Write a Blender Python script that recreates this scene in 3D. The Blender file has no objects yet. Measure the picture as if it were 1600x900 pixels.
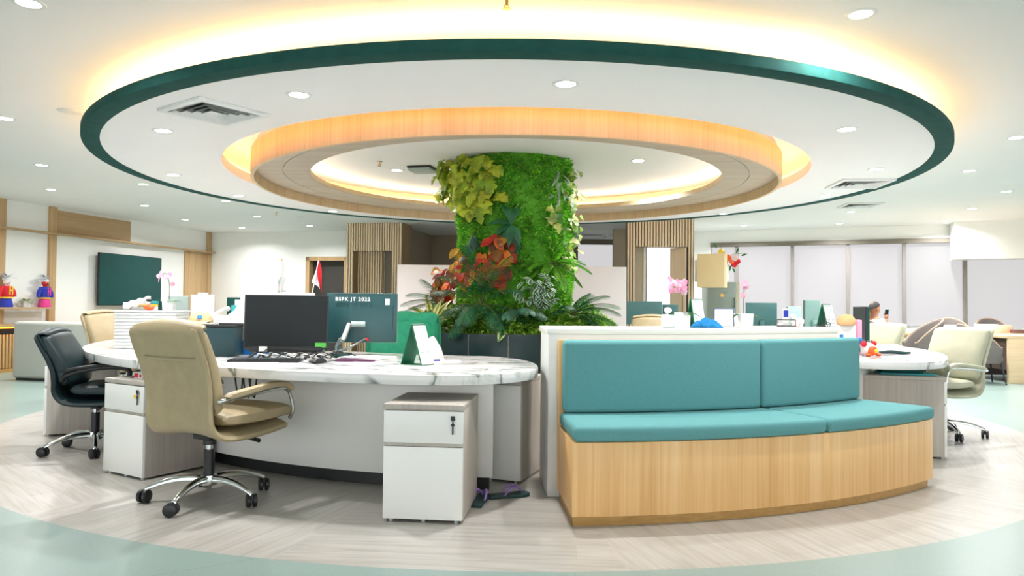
import bpy, bmesh, math, random
from math import sin, cos, pi, radians as R, hypot, atan2, degrees, sqrt
from mathutils import Vector as V, Matrix as Mx
random.seed(7)
S = bpy.context.scene
COL = S.collection

# ------------------------------------------------------------------ camera, sky, exposure
CAMH = 1.13
FPX = 1136.0                                  # focal length in pixels of the 1600x900 frame
cam = bpy.data.cameras.new('camera'); cam.sensor_width = 36; cam.lens = FPX / 1600 * 36
cam.clip_start = .05; cam.clip_end = 200
camo = bpy.data.objects.new('camera', cam); COL.objects.link(camo)
ROT = Mx.Rotation(R(90 + 1.41), 3, 'X') @ Mx.Rotation(R(.6), 3, 'Z')
camo.matrix_world = Mx.Translation((0, 0, CAMH)) @ ROT.to_4x4()
S.camera = camo
S.view_settings.view_transform = 'Standard'; S.view_settings.look = 'None'
S.view_settings.gamma = 1; S.view_settings.use_curve_mapping = False
S.view_settings.exposure = 0.86
WORLD_STRENGTH = 1.75                         # added soft white fill; the room is left open behind the camera
LAMP_W = 16.0                                  # each ceiling downlight
OFFICE_K = 2.0                                # the brighter lamps over the window-side office
COVE_OUT, COVE_IN, COVE_BOWL = 11.0, 12.0, 10.0
PANE = 0.40                                   # brightness of the backlit window blinds
w = bpy.data.worlds.new('white_fill'); S.world = w; w.use_nodes = True
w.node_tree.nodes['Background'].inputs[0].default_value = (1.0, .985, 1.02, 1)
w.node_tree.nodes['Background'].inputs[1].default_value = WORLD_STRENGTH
S.cycles.use_denoising = True
S.cycles.max_bounces = 9; S.cycles.diffuse_bounces = 6; S.cycles.glossy_bounces = 4
S.cycles.sample_clamp_indirect = 6; S.cycles.caustics_reflective = False; S.cycles.caustics_refractive = False

# pixel of the photograph -> point of the place on a known plane
def ray(px, py): return ROT @ V(((px - 800) / FPX, (450 - py) / FPX, -1))
def on_z(px, py, z):
    d = ray(px, py); t = (z - CAMH) / d.z
    return V((d.x * t, d.y * t, z))
def at_y(px, py, Y):
    d = ray(px, py); t = Y / d.y
    return V((d.x * t, Y, CAMH + d.z * t))

# ------------------------------------------------------------------ materials
def lin(h):
    h = h.lstrip('#'); c = [int(h[i:i + 2], 16) / 255 for i in (0, 2, 4)]
    return tuple(x / 12.92 if x <= .04045 else ((x + .055) / 1.055) ** 2.4 for x in c) + (1,)
MATS = {}
def base(name):
    m = bpy.data.materials.new(name); m.use_nodes = True
    nt = m.node_tree; return m, nt, nt.nodes['Principled BSDF']
def nd(nt, t, **k):
    n = nt.nodes.new(t)
    for a, b in k.items(): setattr(n, a, b)
    return n
def ramp(nt, stops, interp='LINEAR'):
    n = nd(nt, 'ShaderNodeValToRGB'); cr = n.color_ramp; cr.interpolation = interp
    while len(cr.elements) < len(stops): cr.elements.new(.5)
    for e, (p, c) in zip(cr.elements, stops): e.position = p; e.color = lin(c) if isinstance(c, str) else c
    return n
def plain(name, col, rough=.5, metal=0, noise=.0, nscale=30, bump=0, bscale=200, spec=.5, coat=0):
    if name in MATS: return MATS[name]
    m, nt, p = base(name); c = lin(col)
    p.inputs['Base Color'].default_value = c; p.inputs['Roughness'].default_value = rough
    p.inputs['Metallic'].default_value = metal; p.inputs['Specular IOR Level'].default_value = spec
    p.inputs['Coat Weight'].default_value = coat
    tc = nd(nt, 'ShaderNodeTexCoord')
    if noise:
        n = nd(nt, 'ShaderNodeTexNoise'); n.inputs['Scale'].default_value = nscale; n.inputs['Detail'].default_value = 4
        nt.links.new(tc.outputs['Object'], n.inputs['Vector'])
        lo = tuple(x * (1 - noise) for x in c[:3]) + (1,); hi = tuple(min(1, x * (1 + noise)) for x in c[:3]) + (1,)
        r = ramp(nt, [(.3, lo), (.7, hi)]); nt.links.new(n.outputs['Fac'], r.inputs['Fac'])
        nt.links.new(r.outputs['Color'], p.inputs['Base Color'])
    if bump:
        n = nd(nt, 'ShaderNodeTexNoise'); n.inputs['Scale'].default_value = bscale
        nt.links.new(tc.outputs['Object'], n.inputs['Vector'])
        b = nd(nt, 'ShaderNodeBump'); b.inputs['Strength'].default_value = bump; b.inputs['Distance'].default_value = .002
        nt.links.new(n.outputs['Fac'], b.inputs['Height']); nt.links.new(b.outputs['Normal'], p.inputs['Normal'])
    MATS[name] = m; return m
def wood(name, c0, c1, c2, axis='Z', rough=.42, fine=60, spec=.4):
    m, nt, p = base(name)
    tc = nd(nt, 'ShaderNodeTexCoord'); mp = nd(nt, 'ShaderNodeMapping')
    sc = {'Z': (fine, fine, 1.2), 'X': (1.2, fine, fine), 'Y': (fine, 1.2, fine)}[axis]
    mp.inputs['Scale'].default_value = sc; nt.links.new(tc.outputs['Object'], mp.inputs['Vector'])
    n = nd(nt, 'ShaderNodeTexNoise'); n.inputs['Scale'].default_value = 1; n.inputs['Detail'].default_value = 3; n.inputs['Roughness'].default_value = .6
    nt.links.new(mp.outputs[0], n.inputs['Vector'])
    mp2 = nd(nt, 'ShaderNodeMapping'); mp2.inputs['Scale'].default_value = tuple(x * .12 if x > 2 else x * .3 for x in sc)
    nt.links.new(tc.outputs['Object'], mp2.inputs['Vector'])
    n2 = nd(nt, 'ShaderNodeTexNoise'); n2.inputs['Scale'].default_value = 1; nt.links.new(mp2.outputs[0], n2.inputs['Vector'])
    mi = nd(nt, 'ShaderNodeMix'); mi.inputs[0].default_value = .45
    nt.links.new(n.outputs['Fac'], mi.inputs[2]); nt.links.new(n2.outputs['Fac'], mi.inputs[3])
    r = ramp(nt, [(.33, c0), (.5, c1), (.68, c2)]); nt.links.new(mi.outputs[0], r.inputs['Fac'])
    nt.links.new(r.outputs['Color'], p.inputs['Base Color']); p.inputs['Roughness'].default_value = rough
    p.inputs['Specular IOR Level'].default_value = spec
    MATS[name] = m; return m
def emit(name, col, k):
    m, nt, p = base(name)
    p.inputs['Specular IOR Level'].default_value = 0; p.inputs['Base Color'].default_value = (.08, .08, .08, 1); p.inputs['Emission Color'].default_value = lin(col); p.inputs['Emission Strength'].default_value = k
    MATS[name] = m; return m
def leafmat(name, cols, rough=.45, trans=.0):
    m, nt, p = base(name)
    g = nd(nt, 'ShaderNodeNewGeometry')
    r = ramp(nt, [(i / max(1, len(cols) - 1), c) for i, c in enumerate(cols)]); nt.links.new(g.outputs['Random Per Island'], r.inputs['Fac'])
    tc = nd(nt, 'ShaderNodeTexCoord'); n = nd(nt, 'ShaderNodeTexNoise'); n.inputs['Scale'].default_value = 7; n.inputs['Detail'].default_value = 4
    nt.links.new(tc.outputs['Object'], n.inputs['Vector'])
    hs = nd(nt, 'ShaderNodeHueSaturation'); mr = nd(nt, 'ShaderNodeMapRange'); mr.inputs[1].default_value = .3; mr.inputs[2].default_value = .7; mr.inputs[3].default_value = .55; mr.inputs[4].default_value = 1.4
    nt.links.new(n.outputs['Fac'], mr.inputs[0]); nt.links.new(mr.outputs[0], hs.inputs['Value']); nt.links.new(r.outputs['Color'], hs.inputs['Color'])
    nt.links.new(hs.outputs['Color'], p.inputs['Base Color']); p.inputs['Roughness'].default_value = rough
    tl = nd(nt, 'ShaderNodeBsdfTranslucent'); nt.links.new(hs.outputs['Color'], tl.inputs['Color']); mx = nd(nt, 'ShaderNodeMixShader'); mx.inputs[0].default_value = .35
    nt.links.new(p.outputs[0], mx.inputs[1]); nt.links.new(tl.outputs[0], mx.inputs[2]); nt.links.new(mx.outputs[0], nt.nodes['Material Output'].inputs['Surface'])
    MATS[name] = m; return m
def edgeleaf(name, inner, outer, lo=.45, hi=.75):
    """variegated leaf: colour by distance from the midrib, kept in the UV map"""
    m, nt, p = base(name)
    uv = nd(nt, 'ShaderNodeUVMap'); sx = nd(nt, 'ShaderNodeSeparateXYZ'); nt.links.new(uv.outputs[0], sx.inputs[0])
    n = nd(nt, 'ShaderNodeTexNoise'); n.inputs['Scale'].default_value = 40
    ad = nd(nt, 'ShaderNodeMath', operation='MULTIPLY_ADD'); ad.inputs[1].default_value = .5; nt.links.new(n.outputs['Fac'], ad.inputs[0]); nt.links.new(sx.outputs[0], ad.inputs[2])
    r = ramp(nt, [(lo + .25, inner), (hi + .25, outer)]); nt.links.new(ad.outputs[0], r.inputs['Fac'])
    nt.links.new(r.outputs['Color'], p.inputs['Base Color']); p.inputs['Roughness'].default_value = .45
    MATS[name] = m; return m

white_paint = plain('white_paint', '#E9EAE6', .6, noise=.015, nscale=2)
ceil_paint = plain('ceiling_paint', '#EEEDEC', .75, noise=.01, nscale=1.5)
laminate = plain('white_laminate', '#E4E6E1', .35, noise=.01, nscale=4)
panel_grey = plain('pale_grey_laminate', '#D5D9D6', .4, noise=.01, nscale=4)
black = plain('black_plastic', '#16191A', .4, noise=.1, nscale=20)
dark_teal = plain('dark_teal_metal', '#1F4D47', .8, spec=.15, noise=.12, nscale=12)
screen = plain('dark_screen', '#151B1C', .4, spec=.25, noise=.08, nscale=6)
tvscreen = plain('tv_screen', '#164542', .4, spec=.25, noise=.08, nscale=8)
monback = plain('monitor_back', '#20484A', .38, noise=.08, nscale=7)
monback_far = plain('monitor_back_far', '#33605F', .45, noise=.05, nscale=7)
monside = plain('monitor_edge_grey', '#9FB0AC', .4, noise=.03)
chrome = plain('chrome', '#D6DAD8', .14, 1, noise=.02)
steel = plain('grey_steel', '#A9B2B1', .3, .8, noise=.04)
beige = plain('beige_leather', '#A99A78', .46, noise=.06, nscale=14, bump=.12, bscale=160)
beige_seam = plain('beige_leather_seam', '#8C8366', .6, noise=.05)
blk_leather = plain('black_leather', '#15272A', .42, spec=.35, noise=.1, nscale=12, bump=.12, bscale=160)
sage = plain('sage_leather', '#B4B59C', .5, noise=.05, nscale=14, bump=.12, bscale=160)
sage_seam = plain('sage_seam', '#7E8468', .6, noise=.05)
green_fab = plain('green_fabric', '#0F7B58', .85, noise=.12, nscale=20, bump=.3, bscale=300)
teal_fab = plain('teal_fabric', '#5E9596', .9, noise=.07, nscale=160, bump=.25, bscale=500, spec=.2)
grey_fab = plain('grey_upholstery', '#B4B7AF', .9, noise=.05, nscale=120, bump=.2, bscale=400, spec=.2)
tub_fab = plain('taupe_upholstery', '#6D6763', .85, noise=.06, nscale=90)
tub_edge = plain('tan_upholstery', '#B99B80', .8, noise=.06, nscale=60)
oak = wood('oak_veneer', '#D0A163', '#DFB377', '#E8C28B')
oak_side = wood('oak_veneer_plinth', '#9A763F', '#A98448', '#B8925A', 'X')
ringwood = wood('ceiling_ring_veneer', '#C3A67E', '#D2B68E', '#DCC39D', rough=.5, fine=45)
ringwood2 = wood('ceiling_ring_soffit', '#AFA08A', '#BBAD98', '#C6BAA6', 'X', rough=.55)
wallwood = wood('wall_veneer', '#B08F65', '#BE9E73', '#C9AC83')
wallwood_h = wood('wall_veneer_horizontal', '#A28560', '#B0926B', '#BC9F79', 'X')
slatwood = wood('slat_veneer', '#D3BF9F', '#DDCBAD', '#E6D7BD')
greywood = wood('grey_oak_laminate', '#A49E94', '#B1ABA1', '#BEB9AF', rough=.5)
greywood_dk = wood('grey_oak_laminate_dark', '#8F8981', '#9C968D', '#A8A299', rough=.5)
tablewood = wood('table_veneer', '#CFB48C', '#D9C09A', '#E2CBA8', 'X')
taupe_wall = plain('taupe_wall', '#8C8271', .8, noise=.03, nscale=3)
tan_wall = plain('tan_wall', '#BDB29A', .7, noise=.03, nscale=3)
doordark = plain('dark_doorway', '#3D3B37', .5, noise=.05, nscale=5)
fluted_dark = plain('fluted_panel', '#B99763', .6, noise=.05)
paper = plain('paper', '#DCDDDA', .8, noise=.02, nscale=40)
white_pl = plain('white_plastic', '#DDDFDD', .35, noise=.01)
yellow_cab = plain('cream_cabinet', '#E9D3A2', .5, noise=.02, nscale=3)
fridge_m = plain('grey_green_cabinet', '#7E8A80', .45, noise=.03, nscale=4)
mull = plain('window_mullion', '#7C7873', .5, noise=.03)
headm = plain('window_header', '#6E695C', .5, noise=.03)
green_card = plain('green_card', '#0C6B49', .6, noise=.03)
blue_pl = plain('blue_plastic', '#1E6FB8', .5, noise=.04)
blue_cloth = plain('blue_cloth', '#1779B4', .9, noise=.1, nscale=40)
teal_pl = plain('teal_plastic', '#2E9BA0', .45, noise=.04)
red = plain('red_cloth', '#C8212C', .8, noise=.08, nscale=40)
white_cloth = plain('white_cloth', '#D8D8D5', .9, noise=.03, nscale=40)
royal = plain('royal_blue_cloth', '#2334A0', .8, noise=.08, nscale=40)
magenta = plain('magenta_cloth', '#D23C86', .8, noise=.25, nscale=45)
purple = plain('purple_strap', '#8E6FB8', .5, noise=.05)
slip = plain('dark_green_rubber', '#153A3A', .6, noise=.1)
skin = plain('skin', '#9E6B4E', .55, noise=.05, nscale=20)
hairm = plain('dark_hair', '#211C1A', .7, noise=.1)
khaki = plain('khaki_cloth', '#CBB488', .85, noise=.06, nscale=50, bump=.2)
orange = plain('orange_plastic', '#EE5A1E', .5, noise=.06)
yellow = plain('yellow_cloth', '#E9C23B', .7, noise=.06)
pinkm = leafmat('pink_petal', ['#F3C3D6', '#E58DB4', '#F6DFE8', '#EBA3C2'])
palepink = plain('pale_pink_petal', '#EBD0CD', .6, noise=.06, nscale=60)
plumm = plain('plum_folder', '#5B1F4C', .6, noise=.05)
greennote = plain('green_note', '#57B64A', .7, noise=.03)
soil = plain('planter_panel', '#0F2B2C', .3, noise=.12, nscale=5)
stemm = plain('plant_stem', '#4D5B2C', .7, noise=.1)
gold = plain('brass', '#C9A45A', .35, .7, noise=.04)
lens_m = emit('lamp_lens', '#FFFDF6', 9)
strip_out = emit('warm_led_outer', '#FFD69C', COVE_OUT)
strip_in = emit('warm_led_inner', '#FF9C38', COVE_IN)
strip_bowl = emit('warm_led_bowl', '#FFF0D6', COVE_BOWL)
pane_m = emit('backlit_blind', '#F1EEF0', PANE)
counter_led = emit('orange_led', '#FF8A12', 6)

def marble_mat():
    m, nt, p = base('white_marble')
    tc = nd(nt, 'ShaderNodeTexCoord'); mp = nd(nt, 'ShaderNodeMapping'); mp.inputs['Rotation'].default_value = (0, .35, .7)
    mp.inputs['Scale'].default_value = (1, 2.2, 1); nt.links.new(tc.outputs['Object'], mp.inputs['Vector'])
    n = nd(nt, 'ShaderNodeTexNoise'); n.inputs['Scale'].default_value = 2.1; n.inputs['Detail'].default_value = 5; n.inputs['Distortion'].default_value = 1.0
    nt.links.new(mp.outputs[0], n.inputs['Vector'])
    sb = nd(nt, 'ShaderNodeMath', operation='SUBTRACT'); sb.inputs[1].default_value = .5; nt.links.new(n.outputs['Fac'], sb.inputs[0])
    ab = nd(nt, 'ShaderNodeMath', operation='ABSOLUTE'); nt.links.new(sb.outputs[0], ab.inputs[0])
    r = ramp(nt, [(0, '#6E7673'), (.014, '#878E8B'), (.03, '#BFC3C0'), (.07, '#D8D9D7')]); nt.links.new(ab.outputs[0], r.inputs['Fac'])
    # the veins come and go
    n2 = nd(nt, 'ShaderNodeTexNoise'); n2.inputs['Scale'].default_value = 1.7; nt.links.new(mp.outputs[0], n2.inputs['Vector'])
    r2 = ramp(nt, [(.40, (0, 0, 0, 1)), (.52, (1, 1, 1, 1))]); nt.links.new(n2.outputs['Fac'], r2.inputs['Fac'])
    mi = nd(nt, 'ShaderNodeMix', data_type='RGBA'); mi.inputs[6].default_value = lin('#D9DAD8')
    nt.links.new(r2.outputs['Color'], mi.inputs[0]); nt.links.new(r.outputs['Color'], mi.inputs[7])
    nt.links.new(mi.outputs[2], p.inputs['Base Color']); p.inputs['Roughness'].default_value = .16
    return m
marble = marble_mat()

CX, CY = .03, 8.0                              # centre of the round island, ring and floor inlay
def floor_mat():
    m, nt, p = base('floor_vinyl')
    L = nt.links.new
    tc = nd(nt, 'ShaderNodeTexCoord'); sub = nd(nt, 'ShaderNodeVectorMath', operation='SUBTRACT'); sub.inputs[1].default_value = (CX, CY, 0)
    L(tc.outputs['Object'], sub.inputs[0])
    sx = nd(nt, 'ShaderNodeSeparateXYZ'); L(sub.outputs[0], sx.inputs[0])
    ln = nd(nt, 'ShaderNodeVectorMath', operation='LENGTH'); L(sub.outputs[0], ln.inputs[0])
    ny = nd(nt, 'ShaderNodeMath', operation='MULTIPLY'); ny.inputs[1].default_value = -1; L(sx.outputs[1], ny.inputs[0])
    at = nd(nt, 'ShaderNodeMath', operation='ARCTAN2'); L(sx.outputs[0], at.inputs[0]); L(ny.outputs[0], at.inputs[1])
    # plank direction changes from sector to sector, as in a fan of herringbone fields
    a01 = nd(nt, 'ShaderNodeMapRange'); a01.inputs[1].default_value = -pi; a01.inputs[2].default_value = pi; L(at.outputs[0], a01.inputs[0])
    f = lambda d: (d + 180) / 360
    stops = []
    for lo_, th in ((-180, -240), (-120, -100), (-80, -158), (-55, -44), (-33, -113), (-13.5, -4), (5.5, -73), (27, -52), (49, 64), (80, 15), (130, 155)):
        th = (th + 180) % 360 - 180; g = f(th); stops.append((f(lo_), (g, g, g, 1)))
    rs = ramp(nt, stops, 'CONSTANT'); L(a01.outputs[0], rs.inputs['Fac'])
    an = nd(nt, 'ShaderNodeMapRange'); an.inputs[3].default_value = pi; an.inputs[4].default_value = -pi; L(rs.outputs['Color'], an.inputs[0])
    mv = nd(nt, 'ShaderNodeVectorRotate', rotation_type='Z_AXIS'); L(sub.outputs[0], mv.inputs['Vector']); L(an.outputs[0], mv.inputs['Angle'])
    br = nd(nt, 'ShaderNodeTexBrick'); br.inputs['Scale'].default_value = 1; br.inputs['Brick Width'].default_value = 1.2; br.inputs['Row Height'].default_value = .18
    br.inputs['Mortar Size'].default_value = .0015; br.inputs['Color1'].default_value = (.3, .3, .3, 1); br.inputs['Color2'].default_value = (.7, .7, .7, 1); br.inputs['Mortar'].default_value = (.1, .1, .1, 1)
    L(mv.outputs[0], br.inputs['Vector'])
    mp = nd(nt, 'ShaderNodeMapping'); mp.inputs['Scale'].default_value = (2.2, 32, 1); L(mv.outputs[0], mp.inputs['Vector'])
    n = nd(nt, 'ShaderNodeTexNoise'); n.inputs['Scale'].default_value = 1; n.inputs['Detail'].default_value = 6; n.inputs['Distortion'].default_value = .6; L(mp.outputs[0], n.inputs['Vector'])
    mx = nd(nt, 'ShaderNodeMix'); mx.inputs[0].default_value = .3; L(n.outputs['Fac'], mx.inputs[2]); L(br.outputs['Color'], mx.inputs[3])
    rw = ramp(nt, [(.28, '#9E9A90'), (.48, '#B2AEA6'), (.7, '#C0BDB6')]); L(mx.outputs[0], rw.inputs['Fac'])
    # pale blue-green vinyl outside the inlay, with a few weld seams
    nb = nd(nt, 'ShaderNodeTexNoise'); nb.inputs['Scale'].default_value = 130; L(tc.outputs['Object'], nb.inputs['Vector'])
    rb = ramp(nt, [(.3, '#869C95'), (.7, '#93A7A1')]); L(nb.outputs['Fac'], rb.inputs['Fac'])
    bs = nd(nt, 'ShaderNodeTexBrick'); bs.inputs['Scale'].default_value = 1; bs.inputs['Brick Width'].default_value = 30; bs.inputs['Row Height'].default_value = 1.85; bs.inputs['Mortar Size'].default_value = .003
    bs.inputs['Color1'].default_value = (1, 1, 1, 1); bs.inputs['Color2'].default_value = (1, 1, 1, 1); bs.inputs['Mortar'].default_value = (.8, .8, .8, 1)
    mpb = nd(nt, 'ShaderNodeMapping'); mpb.inputs['Rotation'].default_value = (0, 0, R(-32)); mpb.inputs['Location'].default_value = (0, .35, 0); L(tc.outputs['Object'], mpb.inputs['Vector']); L(mpb.outputs[0], bs.inputs['Vector'])
    mb = nd(nt, 'ShaderNodeMix', data_type='RGBA', blend_type='MULTIPLY'); mb.inputs[0].default_value = 1; L(rb.outputs['Color'], mb.inputs[6]); L(bs.outputs['Color'], mb.inputs[7])
    gt = nd(nt, 'ShaderNodeMath', operation='GREATER_THAN'); gt.inputs[1].default_value = 4.88; L(ln.outputs['Value'], gt.inputs[0])
    mo = nd(nt, 'ShaderNodeMix', data_type='RGBA'); L(gt.outputs[0], mo.inputs[0]); L(rw.outputs['Color'], mo.inputs[6]); L(mb.outputs[2], mo.inputs[7])
    L(mo.outputs[2], p.inputs['Base Color']); p.inputs['Roughness'].default_value = .3; p.inputs['Specular IOR Level'].default_value = .4
    return m
floor_m = floor_mat()

# ------------------------------------------------------------------ mesh helpers
def catmull(pts, n):
    pts = [V(p) for p in pts]; P = [pts[0] * 2 - pts[1]] + pts + [pts[-1] * 2 - pts[-2]]
    out = []; m = len(pts) - 1
    for i in range(n + 1):
        t = i / n * m; k = min(int(t), m - 1); f = t - k
        a, b, c, d = P[k:k + 4]
        out.append(.5 * ((2 * b) + (c - a) * f + (2 * a - 5 * b + 4 * c - d) * f * f + (3 * b - a - 3 * c + d) * f ** 3))
    return out
class MB:
    def __init__(s): s.v = []; s.f = []; s.uv = {}; s.M = None
    def add(s, vs, fs):
        o = len(s.v)
        for p in vs:
            p = V(p); s.v.append(tuple(s.M @ p) if s.M else tuple(p))
        s.f += [tuple(o + i for i in f) for f in fs]; return o
    def box(s, x0, x1, y0, y1, z0, z1):
        s.add([(x0, y0, z0), (x1, y0, z0), (x1, y1, z0), (x0, y1, z0), (x0, y0, z1), (x1, y0, z1), (x1, y1, z1), (x0, y1, z1)],
              [(0, 3, 2, 1), (4, 5, 6, 7), (0, 1, 5, 4), (1, 2, 6, 5), (2, 3, 7, 6), (3, 0, 4, 7)]); return s
    def loft(s, rings, closed=True, caps=True, loop=False):
        n = len(rings[0]); vs = [p for r in rings for p in r]; fs = []
        m = len(rings)
        for i in range(m if loop else m - 1):
            for j in range(n if closed else n - 1):
                a, b = i * n + j, i * n + (j + 1) % n; i2 = (i + 1) % m
                fs.append((a, b, i2 * n + (j + 1) % n, i2 * n + j))
        if caps and closed and not loop: fs.append(tuple(reversed(range(n)))); fs.append(tuple((m - 1) * n + j for j in range(n)))
        s.add(vs, fs); return s
    def tube(s, pts, r, n=8, sm=0):
        pts = [V(p) for p in pts]
        if sm: pts = catmull(pts, sm)
        rr = r if isinstance(r, (list, tuple)) else None
        rings = []; up = V((0, 0, 1)); prev = None
        for i, p in enumerate(pts):
            t = (pts[min(i + 1, len(pts) - 1)] - pts[max(i - 1, 0)]).normalized()
            if prev is None:
                a = t.cross(up)
                if a.length < .1: a = t.cross(V((1, 0, 0)))
            else: a = prev - t * prev.dot(t)
            a.normalize(); prev = a; b = t.cross(a)
            if rr: q = i / (len(pts) - 1) * (len(rr) - 1); k = min(int(q), len(rr) - 2); rad = rr[k] + (rr[k + 1] - rr[k]) * (q - k)
            else: rad = r
            rings.append([p + (a * cos(2 * pi * j / n) + b * sin(2 * pi * j / n)) * rad for j in range(n)])
        return s.loft(rings)
    def lathe(s, prof, n=24, o=(0, 0, 0), loop=False):
        rings = [[(o[0] + r * cos(2 * pi * j / n), o[1] + r * sin(2 * pi * j / n), o[2] + z) for j in range(n)] for r, z in prof]
        return s.loft(rings, loop=loop, caps=not loop)
    def prism(s, poly, z0, z1):
        n = len(poly); s.add([(x, y, z0) for x, y in poly] + [(x, y, z1) for x, y in poly],
                             [tuple(reversed(range(n))), tuple(range(n, 2 * n))] + [(i, (i + 1) % n, n + (i + 1) % n, n + i) for i in range(n)]); return s
    def ball(s, c, r, n=10, m=7):
        c = V(c); r = V((r, r, r)) if not hasattr(r, '__len__') else V(r)
        rings = []
        for i in range(m + 1):
            t = pi * (.02 + .96 * i / m)
            rings.append([c + V((r.x * sin(t) * cos(2 * pi * j / n), r.y * sin(t) * sin(2 * pi * j / n), -r.z * cos(t))) for j in range(n)])
        return s.loft(rings)
    def band(s, cols, z0, z1):
        """annular piece about the island's centre; cols = [(angle in degrees from the camera side, inner r, outer r)]"""
        rings = []
        for a, r0, r1 in cols:
            a = R(a); d = V((sin(a), -cos(a), 0)); c = V((CX, CY, 0))
            rings.append([c + d * r1 + V((0, 0, z0)), c + d * r1 + V((0, 0, z1)), c + d * r0 + V((0, 0, z1)), c + d * r0 + V((0, 0, z0))])
        return s.loft(rings)
    def arc(s, r0, r1, a0, a1, z0, z1, n=40): return s.band([(a0 + (a1 - a0) * i / n, r0, r1) for i in range(n + 1)], z0, z1)
    def ringp(s, prof, n=128):
        """closed ring about the island's centre from a closed (r, z) outline"""
        return s.lathe(prof, n, (CX, CY, 0)) if False else s._ring(prof, n)
    def _ring(s, prof, n):
        rings = [[(CX + r * cos(2 * pi * j / n), CY + r * sin(2 * pi * j / n), z) for r, z in prof] for j in range(n)]
        return s.loft(rings, loop=True)
    def slab(s, path, hw, th, n=28, m=20, bow=0, ex=3.2, flute=0, fk=22, er=.03, endw=.94):
        """cushion swept along a side profile of (x, z) points; hw and th: one value or a list along it"""
        P = catmull([(x, 0, z) for x, z in path], n)
        g = lambda q, t: q if not isinstance(q, (list, tuple)) else (lambda k: q[k] + (q[k + 1] - q[k]) * (t * (len(q) - 1) - k))(min(int(t * (len(q) - 1)), len(q) - 2))
        L = [0]
        for i in range(n): L.append(L[-1] + (P[i + 1] - P[i]).length)
        rings = []
        for i in range(n + 1):
            t = i / n; tg = (P[min(i + 1, n)] - P[max(i - 1, 0)]).normalized(); nr = V((tg.z, 0, -tg.x))
            e = min(1, min(L[i], L[-1] - L[i]) / er); k = sqrt(max(0, 1 - (1 - e) ** 2)); kt = .12 + .88 * k; kw = endw + (1 - endw) * k
            W, T = g(hw, t) * kw, g(th, t) / 2 * kt; rg = []
            for j in range(m):
                h2_ = m // 2; sy = 1 if j < h2_ else -1
                u = sin(pi / 2 * (1 - 2 * (j % h2_) / h2_)) * sy
                y = W * u; o = T * sy * (1 - abs(u) ** ex) ** (1 / ex)
                o += bow * u * u
                if flute and sy > 0: o -= flute * abs(cos(y * fk * 1.9)) ** 8 * k * (1 - abs(u) ** 8)
                rg.append(P[i] + nr * o + V((0, y, 0)))
            rings.append(rg)
        return s.loft(rings)
    def leaf(s, p, d, up, L, W, prof=(0, .55, .9, 1, .85, .5, 0), droop=.3, fold=.18, wav=0):
        p, d, up = V(p), V(d).normalized(), V(up)
        sd = d.cross(up)
        if sd.length < 1e-4: sd = d.cross(V((1, .3, 0)))
        sd.normalize(); up = sd.cross(d).normalized()
        n = len(prof); o = len(s.v); pos = p.copy(); dd = d.copy(); vs = []
        st = L / (n - 1)
        for i, wv in enumerate(prof):
            hw = W / 2 * wv; u2 = sd.cross(dd).normalized(); z = random.uniform(-wav, wav)
            vs += [pos - sd * hw + u2 * (fold * hw + z), pos, pos + sd * hw + u2 * (fold * hw - z)]
            dd = (dd - up * droop * st / L * 2 * 1.0).normalized() if droop else dd
            pos = pos + dd * st
        fs = []
        for i in range(n - 1):
            a = i * 3; fs += [(a, a + 1, a + 4, a + 3), (a + 1, a + 2, a + 5, a + 4)]
        s.add(vs, fs)
        for i in range(n): s.uv[o + i * 3] = 1; s.uv[o + i * 3 + 1] = 0; s.uv[o + i * 3 + 2] = 1
        return s
    def build(s, name, mat, parent=None, bev=0, seg=2, ang=40, smooth=True, merge=False, kind=None, label=None):
        me = bpy.data.meshes.new(name); me.from_pydata(s.v, [], s.f)
        if s.uv:
            l = me.uv_layers.new(name='UVMap')
            for lp in me.loops: l.data[lp.index].uv = (s.uv.get(lp.vertex_index, 0), 0)
        bm = bmesh.new(); bm.from_mesh(me)
        if merge: bmesh.ops.remove_doubles(bm, verts=bm.verts, dist=1e-4)
        if not s.uv: bmesh.ops.recalc_face_normals(bm, faces=bm.faces)
        if bev:
            es = [e for e in bm.edges if len(e.link_faces) == 2 and e.calc_face_angle(0) > R(ang)]
            bmesh.ops.bevel(bm, geom=es, offset=bev, segments=seg, profile=.5, affect='EDGES', clamp_overlap=True)
        bm.to_mesh(me); bm.free()
        if smooth:
            me.polygons.foreach_set('use_smooth', [True] * len(me.polygons)); me.set_sharp_from_angle(angle=R(38))
        me.materials.append(mat)
        o = bpy.data.objects.new(name, me); COL.objects.link(o)
        if parent: o.parent = parent
        if kind: o['kind'] = kind
        if label: o['label'] = label
        return o
def Box(*a): return MB().box(*a)
def tag(o, label, cat, group=None, kind=None):
    o['label'] = label; o['category'] = cat
    if group: o['group'] = group
    if kind: o['kind'] = kind
    return o
def thing(name, label, cat, loc=(0, 0, 0), rz=0, group=None):
    o = bpy.data.objects.new(name, None); COL.objects.link(o); o.empty_display_size = .1
    o.location = loc; o.rotation_euler = (0, 0, R(rz)); return tag(o, label, cat, group)
def struct(o): o['kind'] = 'structure'; return o
def dup(root, loc, rz, label, group=None):
    c = root.copy(); COL.objects.link(c); c.location = loc; c.rotation_euler = (0, 0, R(rz)); c['label'] = label
    if group: c['group'] = group
    def kids(src, dst):
        for ch in list(src.children):
            k = ch.copy(); COL.objects.link(k); k.parent = dst; kids(ch, k)
    kids(root, c); return c
def pol(a, r, z=0): a = R(a); return V((CX + r * sin(a), CY - r * cos(a), z))

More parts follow.
